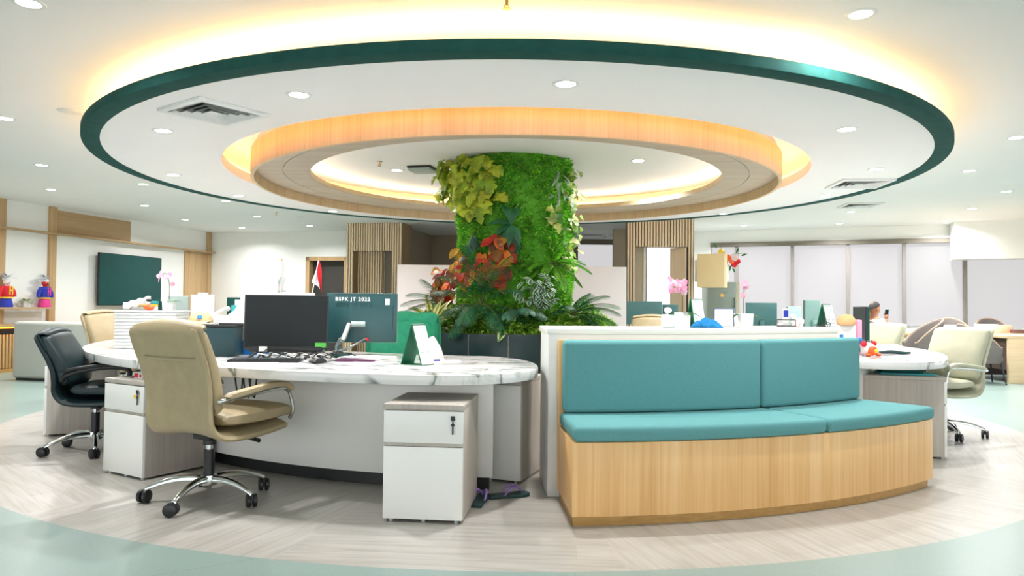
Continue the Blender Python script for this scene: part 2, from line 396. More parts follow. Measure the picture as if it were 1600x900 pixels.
# ------------------------------------------------------------------ the room
CZ = 2.78                                      # main ceiling
L0 = on_z(0, 310, CZ); LC = on_z(328, 363.5, CZ); L0.z = LC.z = 0
U = (LC - L0).normalized(); TH = degrees(atan2(U.y, U.x)); N = V((U.y, -U.x, 0))   # U runs along the left wall, N points into the room
ULEN = (LC - L0).length
B = N.copy()                                   # back wall runs along the left wall's normal
def frame(o, rz): return Mx.Translation(o) @ Mx.Rotation(R(rz), 4, 'Z')
def on_wall(px, py, P0, n, off=0):
    d = ray(px, py); c = V((0, 0, CAMH)); P = P0 + n * off
    t = (P - c).dot(n) / d.dot(n); return c + d * t
def wl(px, py, off=0):                          # left wall: (distance along, height)
    q = on_wall(px, py, L0, N, off); return (q - L0).dot(U), q.z
def placed(o, M):
    o.matrix_world = M; return o

fl = MB(); fl.box(-16, 18, -6, 26, -.1, 0); struct(fl.build('floor', floor_m))
ce = MB(); ce.box(-16, 18, -6, 26, CZ, CZ + .1); struct(ce.build('ceiling', ceil_paint))
WL = frame(L0, TH)
m = MB(); m.box(-14, ULEN, 0, .15, 0, CZ); struct(placed(m.build('wall_left', white_paint), WL))
WB = frame(LC, TH - 90)
def wb(px, py, off=0):                          # back wall: (distance from the corner, height)
    q = on_wall(px, py, LC, -U, off); return (q - LC).dot(N), q.z
xa = wb(478, 430)[0]; xb = wb(541, 430)[0]; zd = wb(510, 401)[1]
m = MB(); m.box(0, xa, 0, .15, 0, CZ); m.box(xa, xb + .05, 0, .15, zd, CZ); struct(placed(m.build('wall_back', white_paint), WB))
# doorway with a tan frame, closed by a dark sheet standing for the unlit room behind
d1 = bpy.data.objects.new('door_1', None); COL.objects.link(d1); d1['kind'] = 'structure'; placed(d1, WB)
m = MB(); m.box(xa, xa + .09, -.02, .17, 0, zd); m.box(xa, xb, -.02, .17, zd - .09, zd); m.box(xb - .05, xb + .04, -.02, .17, 0, zd)
m.build('door_frame', wallwood, d1)
Box(xa - .1, xb + .1, .18, .22, 0, CZ - .01).build('dark_sheet', doordark, d1)

# slatted portals: header and jambs clad in thin battens
def portal(name, label, M, wid, open0, open1, zo, depth=.5):
    t = bpy.data.objects.new(name, None); COL.objects.link(t); t['kind'] = 'structure'; placed(t, M)
    c = MB(); c.box(.006, open0 - .006, .02, depth, 0, CZ - .003); c.box(open1 + .006, wid - .006, .02, depth, 0, CZ - .003); c.box(open0 - .006, open1 + .006, .02, depth, zo + .01, CZ - .003)
    c.build('backing_board', plain('slat_backing', '#8F7A5C', .7), t)
    s = MB(); p = .052; k = 0; x = 0
    while x < wid - .02:
        z0 = zo if open0 - .01 < x < open1 - .02 else 0
        s.box(x, x + .032, -.015, .03, z0, CZ - .004); x += p
    s.build('slat_cladding', slatwood, t, bev=.003, seg=1, smooth=False)
    return t
def spanx(pxa, pxb, Y, rz):                     # frame whose x axis starts at the left pixel and width to the right pixel
    A = at_y(pxa, 440, Y); A.z = 0; n = V((sin(R(rz)), -cos(R(rz)), 0))
    Q = on_wall(pxb, 440, A, n); Q.z = 0
    return frame(A, rz), (Q - A).length, A, n
def px_in(px, A, n, rz):
    q = on_wall(px, 440, A, n); return (q - A).dot(V((cos(R(rz)), sin(R(rz)), 0)))
RZB = TH - 90
MP, wd, A, nn = spanx(541, 627, 14.8, RZB)
o0, o1 = px_in(551, A, nn, RZB), px_in(613.5, A, nn, RZB)
zo = on_wall(580, 392, A, nn).z
t = portal('wall_portal_left', '', MP, wd, o0, o1, zo)
m = MB(); oi = o0 + (o1 - o0) * .62
x = o0
while x < oi: m.box(x, x + .032, .24, .3, 0, zo + .1); x += .055
m.build('inner_slats', slatwood, t, bev=.003, seg=1, smooth=False); Box(o0 - .004, oi, .3, .34, 0, zo + .1).build('inner_board', slatwood, t)
Box(oi, o1 + .004, .4, .44, 0, zo + .1).build('inner_wall', taupe_wall, t)
# recess behind the planted column
A1 = A + V((cos(R(RZB)), sin(R(RZB)), 0)) * wd
m = MB(); m.M = frame(A1, RZB); m.box(-.3, 1.6, 2.6, 2.75, 0, CZ); m.box(1.45, 3.0, 1.9, 2.05, 0, CZ); m.box(-.35, -.25, .5, 2.6, 0, CZ)
struct(m.build('wall_recess', taupe_wall))
MP2, wd2, A2, n2 = spanx(980, 1085, 13.2, -4)
o0, o1 = px_in(990, A2, n2, -4), px_in(1075, A2, n2, -4); zo = on_wall(1030, 385.5, A2, n2).z
t = portal('wall_portal_right', '', MP2, wd2, o0, o1, zo)
e1, e2, e3, e4 = [px_in(q, A2, n2, -4) for q in (1008, 1012.5, 1050, 1070)]
Box(o0, e1, .3, .4, 0, zo + .05).build('inner_jamb', tan_wall, t)
Box(e1, e2, .28, .4, 0, zo + .05).build('glass_door_frame', white_paint, t)
Box(e2 - .004, e2 + .012, .27, .36, 0, zo + .05).build('glass_door_edge', mull, t)
Box(e2, e3 + .1, .33, .36, 0, zo + .05).build('glass_pane', emit('bright_glass', '#EEF0F0', .8), t)
m = MB(); m.prism([(e3, .25), (e4, .02), (e4 + .03, .02), (e3 + .03, .25)], 0, zo - .01); m.build('inner_leaf', slatwood, t)
Box(e4 - .01, e4 + .06, .06, .1, 0, zo).build('dark_gap', doordark, t)
# window and tan pier far behind the column on the right
q = at_y(903, 410, 17.0)
m = MB(); m.M = frame(V((q.x - 1.2, 17.0, 0)), -4); 
m.box(-12, 5, 2.3, 2.45, 0, CZ); struct(m.build('wall_rear', white_paint))
q1, q2 = at_y(903, 382, 16.7), at_y(962, 382, 16.7)
w0 = bpy.data.objects.new('window_1', None); COL.objects.link(w0); w0['kind'] = 'structure'
Box(q1.x, q2.x, 16.72, 16.76, .9, q1.z).build('pane', pane_m, w0)
m = MB(); m.box(q1.x - .1, q1.x, 16.66, 16.78, .9, q1.z); m.box(q1.x - .1, q2.x, 16.66, 16.78, q1.z, q1.z + .12); m.build('window_frame', headm, w0)
q1, q2 = at_y(959, 400, 15.4), at_y(984, 400, 15.4)
struct(Box(q1.x, q2.x, 15.4, 15.6, 0, CZ).build('wall_pier', tan_wall))

# window wall on the right
WA = at_y(1110, 440, 15.6); WBp = at_y(1490, 440, 13.9); WA.z = WBp.z = 0
wu = (WBp - WA).normalized(); WRZ = degrees(atan2(wu.y, wu.x)); WN = V((wu.y, -wu.x, 0)); WM = frame(WA, WRZ)
def ww(px, py=440): q = on_wall(px, py, WA, WN); return (q - WA).dot(wu), q.z
xe = 9.5; hz = ww(1300, 378)[1]
m = MB(); m.box(-.45, 0, 0, .2, 0, CZ); m.box(0, xe, 0, .2, hz + .02, CZ); m.box(0, xe, 0, .2, 0, .82); struct(placed(m.build('wall_window_side', white_paint), WM))
m = MB(); m.M = frame(WA - wu * .45, WRZ); m.box(-.15, 0, -2.0, .2, 0, CZ); struct(m.build('wall_return', white_paint))
struct(placed(Box(0, xe, -.06, .08, hz - .06, hz + .03).build('trim_1', headm), WM))
edges = [ww(q)[0] for q in (1110, 1150.5, 1238, 1325, 1413, 1508)]
st = edges[-1] - edges[-2]
edges += [edges[-1] + st, edges[-1] + 2 * st]
for i in range(len(edges) - 1):
    wn = bpy.data.objects.new('window_%d' % (i + 2), None); COL.objects.link(wn); wn['kind'] = 'structure'; placed(wn, WM)
    x0, x1 = edges[i], edges[i + 1]
    Box(x0 + .03, x1 - .03, .06, .09, .82, hz - .05).build('roller_blind', pane_m, wn)
    Box(x1 - .035, x1 + .035, -.02, .1, .82, hz - .05).build('mullion', mull, wn)
bx = ww(1490, 405); zb = on_wall(1545, 404, WA, WN, .5).z
m = MB(); xl = (on_wall(1491, 390, WA, WN, .5) - WA).dot(wu); m.box(xl, xe, -.5, -.07, zb, CZ); struct(placed(m.build('trim_2', white_paint), WM))

# ------------------------------------------------------------------ the round ceiling feature
RO, RI, RH = 4.14, 4.0, 3.02
m = MB(); m._ring([(RH, 2.5), (RI, 2.5), (RI, 2.56), (RH, 2.6)], 160); struct(m.build('ceiling_disc', ceil_paint))
m = MB(); m._ring([(RI, 2.495), (RO, 2.495), (RO, 2.565), (RI, 2.565)], 160); struct(m.build('trim_3', dark_teal, bev=.004))
m = MB(); m._ring([(2.725, 2.372), (2.76, 2.372), (2.76, 2.62), (2.725, 2.62)], 160); struct(m.build('trim_4', ringwood, bev=.003))
m = MB()
m._ring([(2.19, 2.475), (2.45, 2.475), (2.45, 2.49), (2.19, 2.49)], 160); m._ring([(2.456, 2.475), (2.724, 2.475), (2.724, 2.49), (2.456, 2.49)], 160)
m._ring([(2.4, 2.484), (2.5, 2.484), (2.5, 2.5), (2.4, 2.5)], 160)
struct(m.build('ceiling_ring_soffit', ringwood2))
m = MB(); m._ring([(2.19, 2.4905), (2.205, 2.4905), (2.205, 2.535), (2.19, 2.535)], 160); struct(m.build('trim_5', ringwood))
m2 = MB(); m2.lathe([(.001, 2.70), (2.72, 2.70), (2.72, 2.775), (.001, 2.775)], 96, (CX, CY, 0)); struct(m2.build('ceiling_bowl', ceil_paint))
m = MB(); m._ring([(3.84, 2.60), (3.88, 2.60), (3.88, 2.606), (3.84, 2.606)], 128); tag(m.build('led_strip', strip_out), 'warm light strip hidden above the dark-edged ceiling ring', 'light strip')
m = MB(); m._ring([(3.05, 2.625), (3.09, 2.625), (3.09, 2.631), (3.05, 2.631)], 128); tag(m.build('led_strip', strip_in), 'amber light strip in the gap around the wooden ceiling ring', 'light strip')
m = MB(); m._ring([(2.30, 2.515), (2.34, 2.515), (2.34, 2.521), (2.30, 2.521)], 128); tag(m.build('led_strip', strip_bowl), 'soft light strip on top of the inner ceiling ring ledge', 'light strip')

# ------------------------------------------------------------------ downlights
def lamp(x, y, z, label, first=[], k=1.0):
    if not first:
        t = thing('downlight', label, 'ceiling light', (x, y, z), 0, 'round ceiling downlights')
        m = MB(); m.lathe([(.062, -.004), (.082, -.004), (.086, 0), (.062, 0)], 24, loop=True); m.build('trim_ring', white_pl, t)
        MB().lathe([(.0005, -.002), (.062, -.002), (.062, 0), (.0005, 0)], 24).build('lens', lens_m, t)
        li = bpy.data.lights.new('lamp_light', 'AREA'); li.shape = 'DISK'; li.size = .11; li.energy = LAMP_W; li.color = (1, .975, .99); li.spread = R(150)
        lo = bpy.data.objects.new('lamp_light', li); COL.objects.link(lo); lo.parent = t; lo.location = (0, 0, -.012)
        first.append(t); return t
    c = dup(first[0], (x, y, z), 0, label)
    if k != 1:
        for o in c.children:
            if o.type == 'LIGHT': o.data = o.data.copy(); o.data.energy = LAMP_W * k
    return c
ZD = 2.4998
OUT = [(45, 5, 'round downlight at the top left corner of the ceiling, partly cut off'),
 (8, 185, 'round downlight at the left picture edge beside the ceiling speaker'),
 (65, 258, 'nearer of the two round downlights stacked above the wall shelf end'),
 (79, 296, 'farther of the two round downlights near the wall shelf end'),
 (224, 288, 'round downlight just outside the dark ring, nearest its left tip on the far side'),
 (226, 321, 'round downlight above the wooden panel over the television wall'),
 (289, 343, 'round downlight above the television, close to the left wall'),
 (353, 314, 'round downlight touching the far line of the dark ring on the left'),
 (402, 338, 'round downlight left of the small sprinkler head on the far ceiling'),
 (378, 356, 'farthest left round downlight, close to the ceiling corner'),
 (484, 353, 'round downlight above the tan framed dark doorway'),
 (597, 349, 'round downlight above the slatted portal left of the planted column'),
 (1345, 22, 'large bright downlight at the top right of the ceiling'),
 (1588, 215, 'round downlight at the right picture edge outside the dark ring'),
 (1514, 267, 'round downlight outside the dark ring right of its tip, second from the edge'),
 (1573, 299, 'round downlight near the right edge, third away from the viewer'),
 (1519, 326, 'faint round downlight over the right office, before the white beam'),
 (1330, 331, 'faint round downlight just beyond the farther square air vent'),
 (1477, 345, 'faint round downlight close to the white beam by the windows'),
 (1312, 349, 'faint round downlight above the second window from the left'),
 (1162, 352, 'faint round downlight above the cream wall cabinet')]
for a, b, l in OUT: q = on_z(a, b, CZ - .0002); lamp(q.x, q.y, q.z, l, k=OFFICE_K if q.x > 4.5 and q.y > 8 else 1)
DISC = [(467, 148, 'bright downlight in the white disc right of the nearest square vent'),
 (255, 204, 'downlight in the white disc below the nearest square vent'),
 (271, 273, 'downlight in the white disc left of the wooden ring, middle left'),
 (373, 306, 'downlight in the white disc just left below the wooden ring'),
 (520, 330, 'downlight in the white disc behind the wooden ring on its left'),
 (884, 131, 'bright downlight in the white disc centred above the planted column'),
 (1323, 202, 'downlight in the white disc on the right near the dark ring'),
 (1370, 264, 'downlight in the white disc beside the right tip, above the right vent'),
 (1290, 305, 'downlight in the white disc left of the pair of right vents'),
 (1131, 334, 'downlight in the white disc behind the wooden ring on its right')]
for a, b, l in DISC: q = on_z(a, b, ZD); lamp(q.x, q.y, q.z, l)
for a, b, l in [(620, 266, 'small downlight inside the bowl beside the flat access point'), (997, 251, 'small downlight inside the bowl right of the column, nearer one'), (1017, 286, 'small downlight inside the bowl right of the column, farther one')]:
    q = on_z(a, b, 2.6998); lamp(q.x, q.y, q.z, l)

# ------------------------------------------------------------------ vents, detectors
def vent(pts, z, label, rz):
    c = on_z(*pts, z)
    t = thing('air_vent', label, 'air vent', c, rz, 'square ceiling air vents')
    s = .275
    m = MB()
    m.box(-s, s, -s, -s + .05, -.02, 0); m.box(-s, s, s - .05, s, -.02, 0); m.box(-s, -s + .05, -s + .05, s - .05, -.02, 0); m.box(s - .05, s, -s + .05, s - .05, -.02, 0)
    m.build('vent_frame', white_pl, t, bev=.002)
    Box(-s + .05, s - .05, -s + .05, s - .05, -.0015, 0).build('duct', black, t)
    m = MB()
    for k in range(4):
        r = .222 - k * .052; h = .022
        for q in range(4):
            mm = Mx.Rotation(q * pi / 2, 4, 'Z')
            m.M = mm; zl, zh = -.004, -.024
            m.add([(-r, -r, zh), (r, -r, zh), (r - h, -r + h, zl), (-r + h, -r + h, zl), (-r, -r, zh + .001), (r, -r, zh + .001), (r - h, -r + h, zl + .002), (-r + h, -r + h, zl + .002)],
                  [(3, 2, 1, 0), (4, 5, 6, 7), (0, 1, 5, 4), (2, 3, 7, 6)])
    m.M = None; m.box(-.04, .04, -.04, .04, -.01, -.004); m.build('louvre', white_pl, t, smooth=False)
    return t
vent((335, 174), 2.4998, 'square air vent in the white disc near the viewer, upper left', -36.6)
vent((1343, 286), 2.4998, 'square air vent in the white disc on the right, by the dark ring', -5)
vent((1344, 320), CZ - .0002, 'square air vent on the outer ceiling just beyond the dark ring', -8)
c = on_z(332, 364.5, CZ - .0002); t = thing('linear_vent', 'thin grey ceiling grille near the far left corner', 'air vent', c, TH - 90)
Box(-.55, .55, -.12, .12, -.01, 0).build('grille', steel, t)
def puck(name, px, py, z, r, h, label, cat, mat=white_pl):
    c = on_z(px, py, z - .0002); t = thing(name, label, cat, c)
    MB().lathe([(.001, 0), (r, 0), (r, -h * .35), (r * .75, -h * .6), (r * .7, -h), (.001, -h)], 24).build('housing', mat, t)
    return t
t = puck('smoke_detector', 946, 366, CZ, .07, .07, 'small white smoke detector behind the column on the right', 'smoke detector'); 
puck('smoke_detector', 1370, 364, CZ, .06, .07, 'small smoke detector above the window header', 'smoke detector')
puck('smoke_detector', 468, 338.5, CZ, .07, .06, 'small white detector right of the sprinkler on the far ceiling', 'smoke detector')
puck('ceiling_speaker', 112, 174, CZ, .11, .012, 'flat round ceiling speaker left of the dark ring', 'speaker')
puck('ceiling_speaker', 1520, 360, CZ, .12, .02, 'flat round ceiling speaker before the white beam', 'speaker')
def sprinkler(px, py, z, label):
    c = on_z(px, py, z - .0002); t = thing('sprinkler', label, 'sprinkler', c, 0)
    MB().lathe([(.001, 0), (.035, 0), (.03, -.008), (.001, -.008)], 16).build('escutcheon', chrome, t)
    m = MB(); m.lathe([(.001, -.006), (.009, -.006), (.009, -.035), (.001, -.035)], 10); m.lathe([(.001, -.05), (.022, -.05), (.022, -.053), (.001, -.053)], 12); m.tube([(.012, 0, -.03), (.012, 0, -.051)], .003, 6); m.tube([(-.012, 0, -.03), (-.012, 0, -.051)], .003, 6); m.build('nozzle', gold, t)
sprinkler(593, 252, 2.70, 'brass sprinkler head inside the ceiling bowl')
sprinkler(432, 332, CZ, 'sprinkler head on the far left ceiling')
sprinkler(792, -1, CZ, 'sprinkler head at the top edge of the picture')
c = on_z(660, 262, 2.6998); t = thing('access_point', 'flat white access point with dark edge in the ceiling bowl', 'access point', c, -12)
Box(-.14, .14, -.14, .14, -.018, 0).build('mounting_plate', black, t, bev=.006); Box(-.135, .135, -.135, .135, -.05, -.018).build('cover', monside, t, bev=.012)

# ------------------------------------------------------------------ round island: desks, bench, planter
def desk_cols(a0, a1, r0, r1, tip=.62, ex=2.3, n=70):
    rc, hw = (r0 + r1) / 2, (r1 - r0) / 2; la = degrees(tip / rc); cols = []
    for i in range(13):
        s = 1 - cos(pi / 2 * i / 12); q = max(0.004, (1 - (1 - s) ** ex) ** (1 / ex)); cols.append((a0 + la * s, rc - hw * q, rc + hw * q))
    for i in range(1, n): cols.append((a0 + la + (a1 - a0 - 2 * la) * i / n, r0, r1))
    for i in range(12, -1, -1):
        s = 1 - cos(pi / 2 * i / 12); q = max(0.004, (1 - (1 - s) ** ex) ** (1 / ex)); cols.append((a1 - la * s, rc - hw * q, rc + hw * q))
    return cols
DZ = .75
def island_desk(label, a0, a1, pa0, pa1):
    t = thing('island_desk', label, 'desk', (0, 0, 0), 0, 'curved marble-topped desks')
    MB().band(desk_cols(a0, a1, 2.5, 4.09), DZ - .056, DZ).build('desk_top', marble, t, bev=.005)
    MB().arc(3.52, 3.56, pa0, pa1, .085, DZ - .056, 60).build('modesty_panel', laminate, t, bev=.002)
    MB().arc(3.47, 3.515, pa0 + .4, pa1 - .4, 0, .09, 60).build('plinth', black, t)
    return t
island_desk('long curved white marble desk on the left, under the two nearest monitors', -122, 2.4, -120, -2.2)
island_desk('curved white marble desk behind the right end of the teal bench', 43, 158, 45.5, 156)

def bench():
    t = thing('bench', 'curved oak bench with teal cushions in front of the planted column', 'bench', (0, 0, 0))
    a0, a1 = 3.9, 39.2
    MB().arc(3.70, 4.255, a0, a1, .05, .43, 60).build('base', oak, t, bev=.002)
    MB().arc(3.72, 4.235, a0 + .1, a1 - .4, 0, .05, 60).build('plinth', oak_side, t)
    MB().arc(3.665, 3.70, a0 - .05, a1, 0.05, .93, 60).build('back_board', oak, t, bev=.001)
    def cush(n, x0, x1, r0, r1, z0, z1): return MB().arc(r0, r1, x0, x1, z0, z1, 24).build(n, teal_fab, t, bev=.028, seg=4, ang=60)
    cush('seat_cushion', a0 + .05, 24.35, 3.715, 4.27, .431, .512); cush('seat_cushion', 24.45, a1 + .05, 3.715, 4.27, .431, .512)
    cush('back_cushion', a0 + .25, 23.7, 3.70, 3.80, .513, .935); cush('back_cushion', 23.8, a1 - .1, 3.70, 3.80, .513, .935)
    return t
bench()
t = thing('partition_cabinet', 'pale grey curved partition cabinet behind the teal bench', 'cabinet', (0, 0, 0))
MB().arc(3.16, 3.66, 3.0, 38.4, 0, .965, 50).build('body', panel_grey, t, bev=.003); MB().arc(3.14, 3.662, 2.85, 38.5, .9655, 1.0, 50).build('top', laminate, t, bev=.003)

t = thing('planter', 'round black planter at the foot of the planted column', 'planter', (CX, CY, 0))
nf = 18; poly = [(1.13 * cos(2 * pi * (i + .35) / nf), 1.13 * sin(2 * pi * (i + .35) / nf)) for i in range(nf)]
MB().prism(poly, .02, .86).build('body', soil, t, bev=.004)
m = MB()
for x, y in poly: m.tube([(x * 1.001, y * 1.001, .03), (x * 1.001, y * 1.001, .85)], .004, 6)
m.build('joint_strip', mull, t)

# ------------------------------------------------------------------ drawer pedestals
def pedestal(p, rz, label, keys=True, blank=False, h=.61, wd=.425, dp=.52, tag_col=None):
    t = thing('drawer_pedestal', label, 'pedestal', p, rz, 'grey wood and white drawer pedestals')
    x = wd / 2; z0 = .014
    m = MB(); m.box(-x + .001, x - .001, .02, dp, z0, h - .028); m.build('carcass', greywood_dk if tag_col else greywood, t, bev=.0015)
    Box(-x, x, 0, dp + .002, h - .0275, h).build('top', greywood, t, bev=.002)
    dz = h - .20
    if blank: dz = h - .014
    dr = None if blank else Box(-x + .003, x - .003, 0, .0195, dz, h - .034).build('drawer', laminate, t, bev=.002)
    if not blank: Box(-x + .003, x - .003, .008, .0195, dz - .018, dz - .002).build('finger_rail', greywood, t)
    Box(-x + .003, x - .003, 0, .0195, z0 + .004, dz - .02).build('door', laminate, t, bev=.002)
    if keys:
        kx, kz = x - .055, h - .075
        m = MB(); m.M = Mx.Translation((kx, -.004, kz)) @ Mx.Rotation(pi / 2, 4, 'X'); m.lathe([(.001, -.006), (.012, -.006), (.012, .004), (.001, .004)], 16); m.build('lock', steel, dr)
        m = MB(); m.tube([(kx, -.012, kz + .008), (kx, -.012, kz - .015), (kx + .004, -.01, kz - .02)], .003, 6); m.box(kx - .011, kx + .011, -.013, -.009, kz - .002, kz + .02); m.box(kx - .004, kx + .004, -.012, -.009, kz - .075, kz - .03); m.ball((kx, -.011, kz - .026), (.01, .004, .008)); m.build('key', black, dr)
        if tag_col: Box(kx - .05, kx - .02, -.004, -.001, kz - .035, kz - .015).build('key_tag', yellow, dr)
    for sx in (-x + .04, 0, x - .04):
        for y in (.03, dp - .04): MB().lathe([(.001, 0), (.014, 0), (.014, z0), (.001, z0)], 10, (sx, y, 0)).build('foot', steel, t)
    return t
pedestal((-.454, 3.795, 0), -5.6, 'white-fronted drawer pedestal standing before the marble desk, nearest the flip-flops', h=.612)
pedestal((-2.51, 4.73, 0), -31.1, 'white-fronted drawer pedestal between the black chair and the nearest tan chair', h=.625, tag_col=True, wd=.44)
pedestal((-.135, 4.705, 0), -20, 'drawer pedestal between the desk end and the pale partition', keys=False, blank=True, h=.655)
pedestal((3.375, 5.74, 0), 73, 'grey wood drawer pedestal at the right end of the teal bench', keys=False, h=.62, dp=.6)
pedestal((-3.98, 6.28, 0), -66, 'drawer pedestal under the far left desk end behind the black chair', keys=False, h=.62)

# ------------------------------------------------------------------ swivel chairs (facing +X)
def chair(p, rz, label, leather, seam, metal=chrome, arm_mat=None, group='padded swivel office chairs', rot=0, flap=True, flute=.004, arms=True, black_arms=False, hb=1.0, lean=0, bx=-.05):
    t = thing('office_chair', label, 'office chair', p, rz, group)
    for k in range(5):
        a = R(rot + 72 * k); c, s = cos(a), sin(a)
        rings = []
        for i in range(9):
            q = i / 8; r = .03 + q * .31; z = .125 - .05 * q ** 1.6 + .016 * sin(pi * q); hw = .024 - .009 * q; hh = .02 - .008 * q
            rings.append([(bx + c * r - s * y, s * r + c * y, z + h) for y, h in ((-hw, -hh), (hw, -hh), (hw * 1.0, hh * .3), (hw * .45, hh), (-hw * .45, hh), (-hw, hh * .3))])
        leg = MB().loft(rings).build('leg', metal, t, bev=.004, seg=1)
        m = MB(); ca = random.uniform(0, 2 * pi); cx, cy = bx + c * .335, s * .335
        m.M = Mx.Translation((cx, cy, 0)) @ Mx.Rotation(ca, 4, 'Z')
        for y in (-.017, .017):
            mm = m.M; m.M = mm @ Mx.Translation((.012, y, .037)) @ Mx.Rotation(pi / 2, 4, 'X')
            m.lathe([(.001, -.012), (.03, -.012), (.036, -.008), (.036, .008), (.03, .012), (.001, .012)], 18); m.M = mm
        m.tube([(0, 0, .05), (0, 0, .078)], .009, 8); m.box(-.012, .03, -.005, .005, .036, .07)
        m.build('caster', black, leg)
    m = MB(); m.M = Mx.Translation((bx, 0, 0)); m.lathe([(.001, .085), (.045, .09), (.05, .115), (.044, .145), (.03, .15), (.001, .15)], 20); m.build('hub', metal, t)
    m = MB(); m.M = Mx.Translation((bx, 0, 0)); m.lathe([(.001, .14), (.03, .14), (.03, .29), (.001, .29)], 18); m.lathe([(.001, .32), (.036, .32), (.036, .35), (.001, .35)], 18); m.build('lift_sleeve', black, t)
    m = MB(); m.M = Mx.Translation((bx, 0, 0)); m.lathe([(.001, .28), (.019, .28), (.019, .335), (.001, .335)], 16); m.build('gas_lift', chrome, t)
    m = MB(); m.box(-.11, .13, -.07, .07, .35, .392); m.box(-.05, .12, -.14, .14, .375, .41); m.build('mechanism', black, t, bev=.008)
    m = MB(); m.tube([(.02, -.06, .362), (.04, -.2, .362), (.045, -.26, .355)], .006, 8); m.tube([(.042, -.21, .361), (.046, -.29, .35)], .012, 8); m.build('lever', black, t)
    zz = lambda pts: [(x - lean * max(0, z - .55), .5 + (z - .5) * hb if z > .5 else z) for x, z in pts]
    path = zz([(-.345, 1.0), (-.31, .9), (-.265, .78), (-.235, .66), (-.228, .55), (-.222, .475), (-.175, .425), (-.06, .41), (.1, .412), (.24, .425), (.32, .435)])
    MB().slab(path, [.272, .276, .27, .26, .26, .266, .272, .268, .26, .255, .25], [.045] * 11, n=44, m=24, bow=.035, ex=4.5).build('back_shell', leather, t)
    cp = zz([(-.295, 1.0), (-.255, .9), (-.202, .78), (-.168, .66), (-.156, .56), (-.165, .51)])
    bc = MB().slab(cp, [.262, .266, .26, .25, .248, .24], [.08, .09, .095, .105, .1, .06], n=36, m=92, bow=.045, ex=4, flute=flute, er=.05).build('back_cushion', leather, t)
    MB().slab([(-.16, .485), (-.06, .48), (.1, .48), (.23, .488), (.315, .487), (.355, .462)], [.245, .25, .258, .26, .258, .245], [.07, .085, .09, .09, .085, .055], n=36, m=32, ex=4, flute=flute * .6, er=.05).build('seat_cushion', leather, t)
    if flap:
        MB().slab(zz([(-.322, .81), (-.352, .9), (-.378, .975), (-.36, 1.02), (-.31, 1.03), (-.275, 1.01)]), [.276, .282, .284, .278, .266, .25], [.022] * 6, n=36, m=24, bow=0.03, ex=5, er=.012).build('headrest_flap', leather, t)
    if flap:
        m = MB(); zq = .5 + (.832 - .5) * hb; xq = -.343 - lean * .262
        m.tube([(xq + .03 * (u / .27) ** 2, u, zq + .02 * (abs(u) / .265) ** 8) for u in [-.265 + .53 * i / 16 for i in range(17)]], .0045, 6); m.build('seam', seam, t)
    if arms:
        for s in (-1, 1):
            y = s * .298
            if black_arms:
                m = MB(); m.tube([(-.2, y * .93, .56), (-.16, y, .60), (-.05, y * 1.03, .635), (.12, y * 1.03, .655), (.23, y, .64), (.25, y * .97, .60), (.215, y * .95, .50), (.17, y * .86, .41)], .017, 10, sm=40); a = m.build('armrest', arm_mat, t)
                m = MB(); m.slab([(-.2, .625), (-.05, .655), (.12, .675), (.225, .662)], .027, .024, n=20, m=12)
                for i in range(len(m.v)): m.v[i] = (m.v[i][0], m.v[i][1] + y * 1.02, m.v[i][2])
                m.build('arm_pad', arm_mat, a)
            else:
                m = MB(); m.tube([(-.24, y * .94, .60), (-.215, y, .605), (-.02, y * 1.0, .622), (.17, y, .636), (.25, y, .622), (.285, y, .565), (.3, y, .49), (.305, y * .9, .445)], .0125, 10, sm=44); a = m.build('armrest', metal, t)
                m = MB(); m.slab([(-.205, .622), (-.02, .645), (.14, .66), (.235, .652), (.285, .618)], .028, .036, n=24, m=14)
                for i in range(len(m.v)): m.v[i] = (m.v[i][0], m.v[i][1] + y, m.v[i][2])
                m.build('arm_pad', leather, a)
    return t
near = chair((-1.705, 4.24, 0), 63, 'tan leather office chair nearest the viewer, back turned, at the left marble desk', beige, beige_seam, rot=-63 + 262)
chair((-3.10, 5.55, 0), 14, 'black leather office chair at the far left, seen from the side', blk_leather, black, arm_mat=black, black_arms=True, rot=-14 + 300, hb=.80, lean=.02)
dup(near, (-4.3, 8.15, 0), -12, 'tan leather office chair behind the tapered left end of the marble desk')
sg = chair((3.86, 6.6, 0), 203, 'pale green office chair facing the right desk, chrome armrest and caster base in view', sage, sage_seam, rot=60, flute=.022, flap=False, hb=.96)
dup(sg, (4.1, 8.5, 0), 196, 'pale green office chair between the side-on monitor and the brown tub chair')
dup(near, (1.75, 9.3, 0), 250, 'beige office chair behind the leftmost far monitor, only its edges showing')

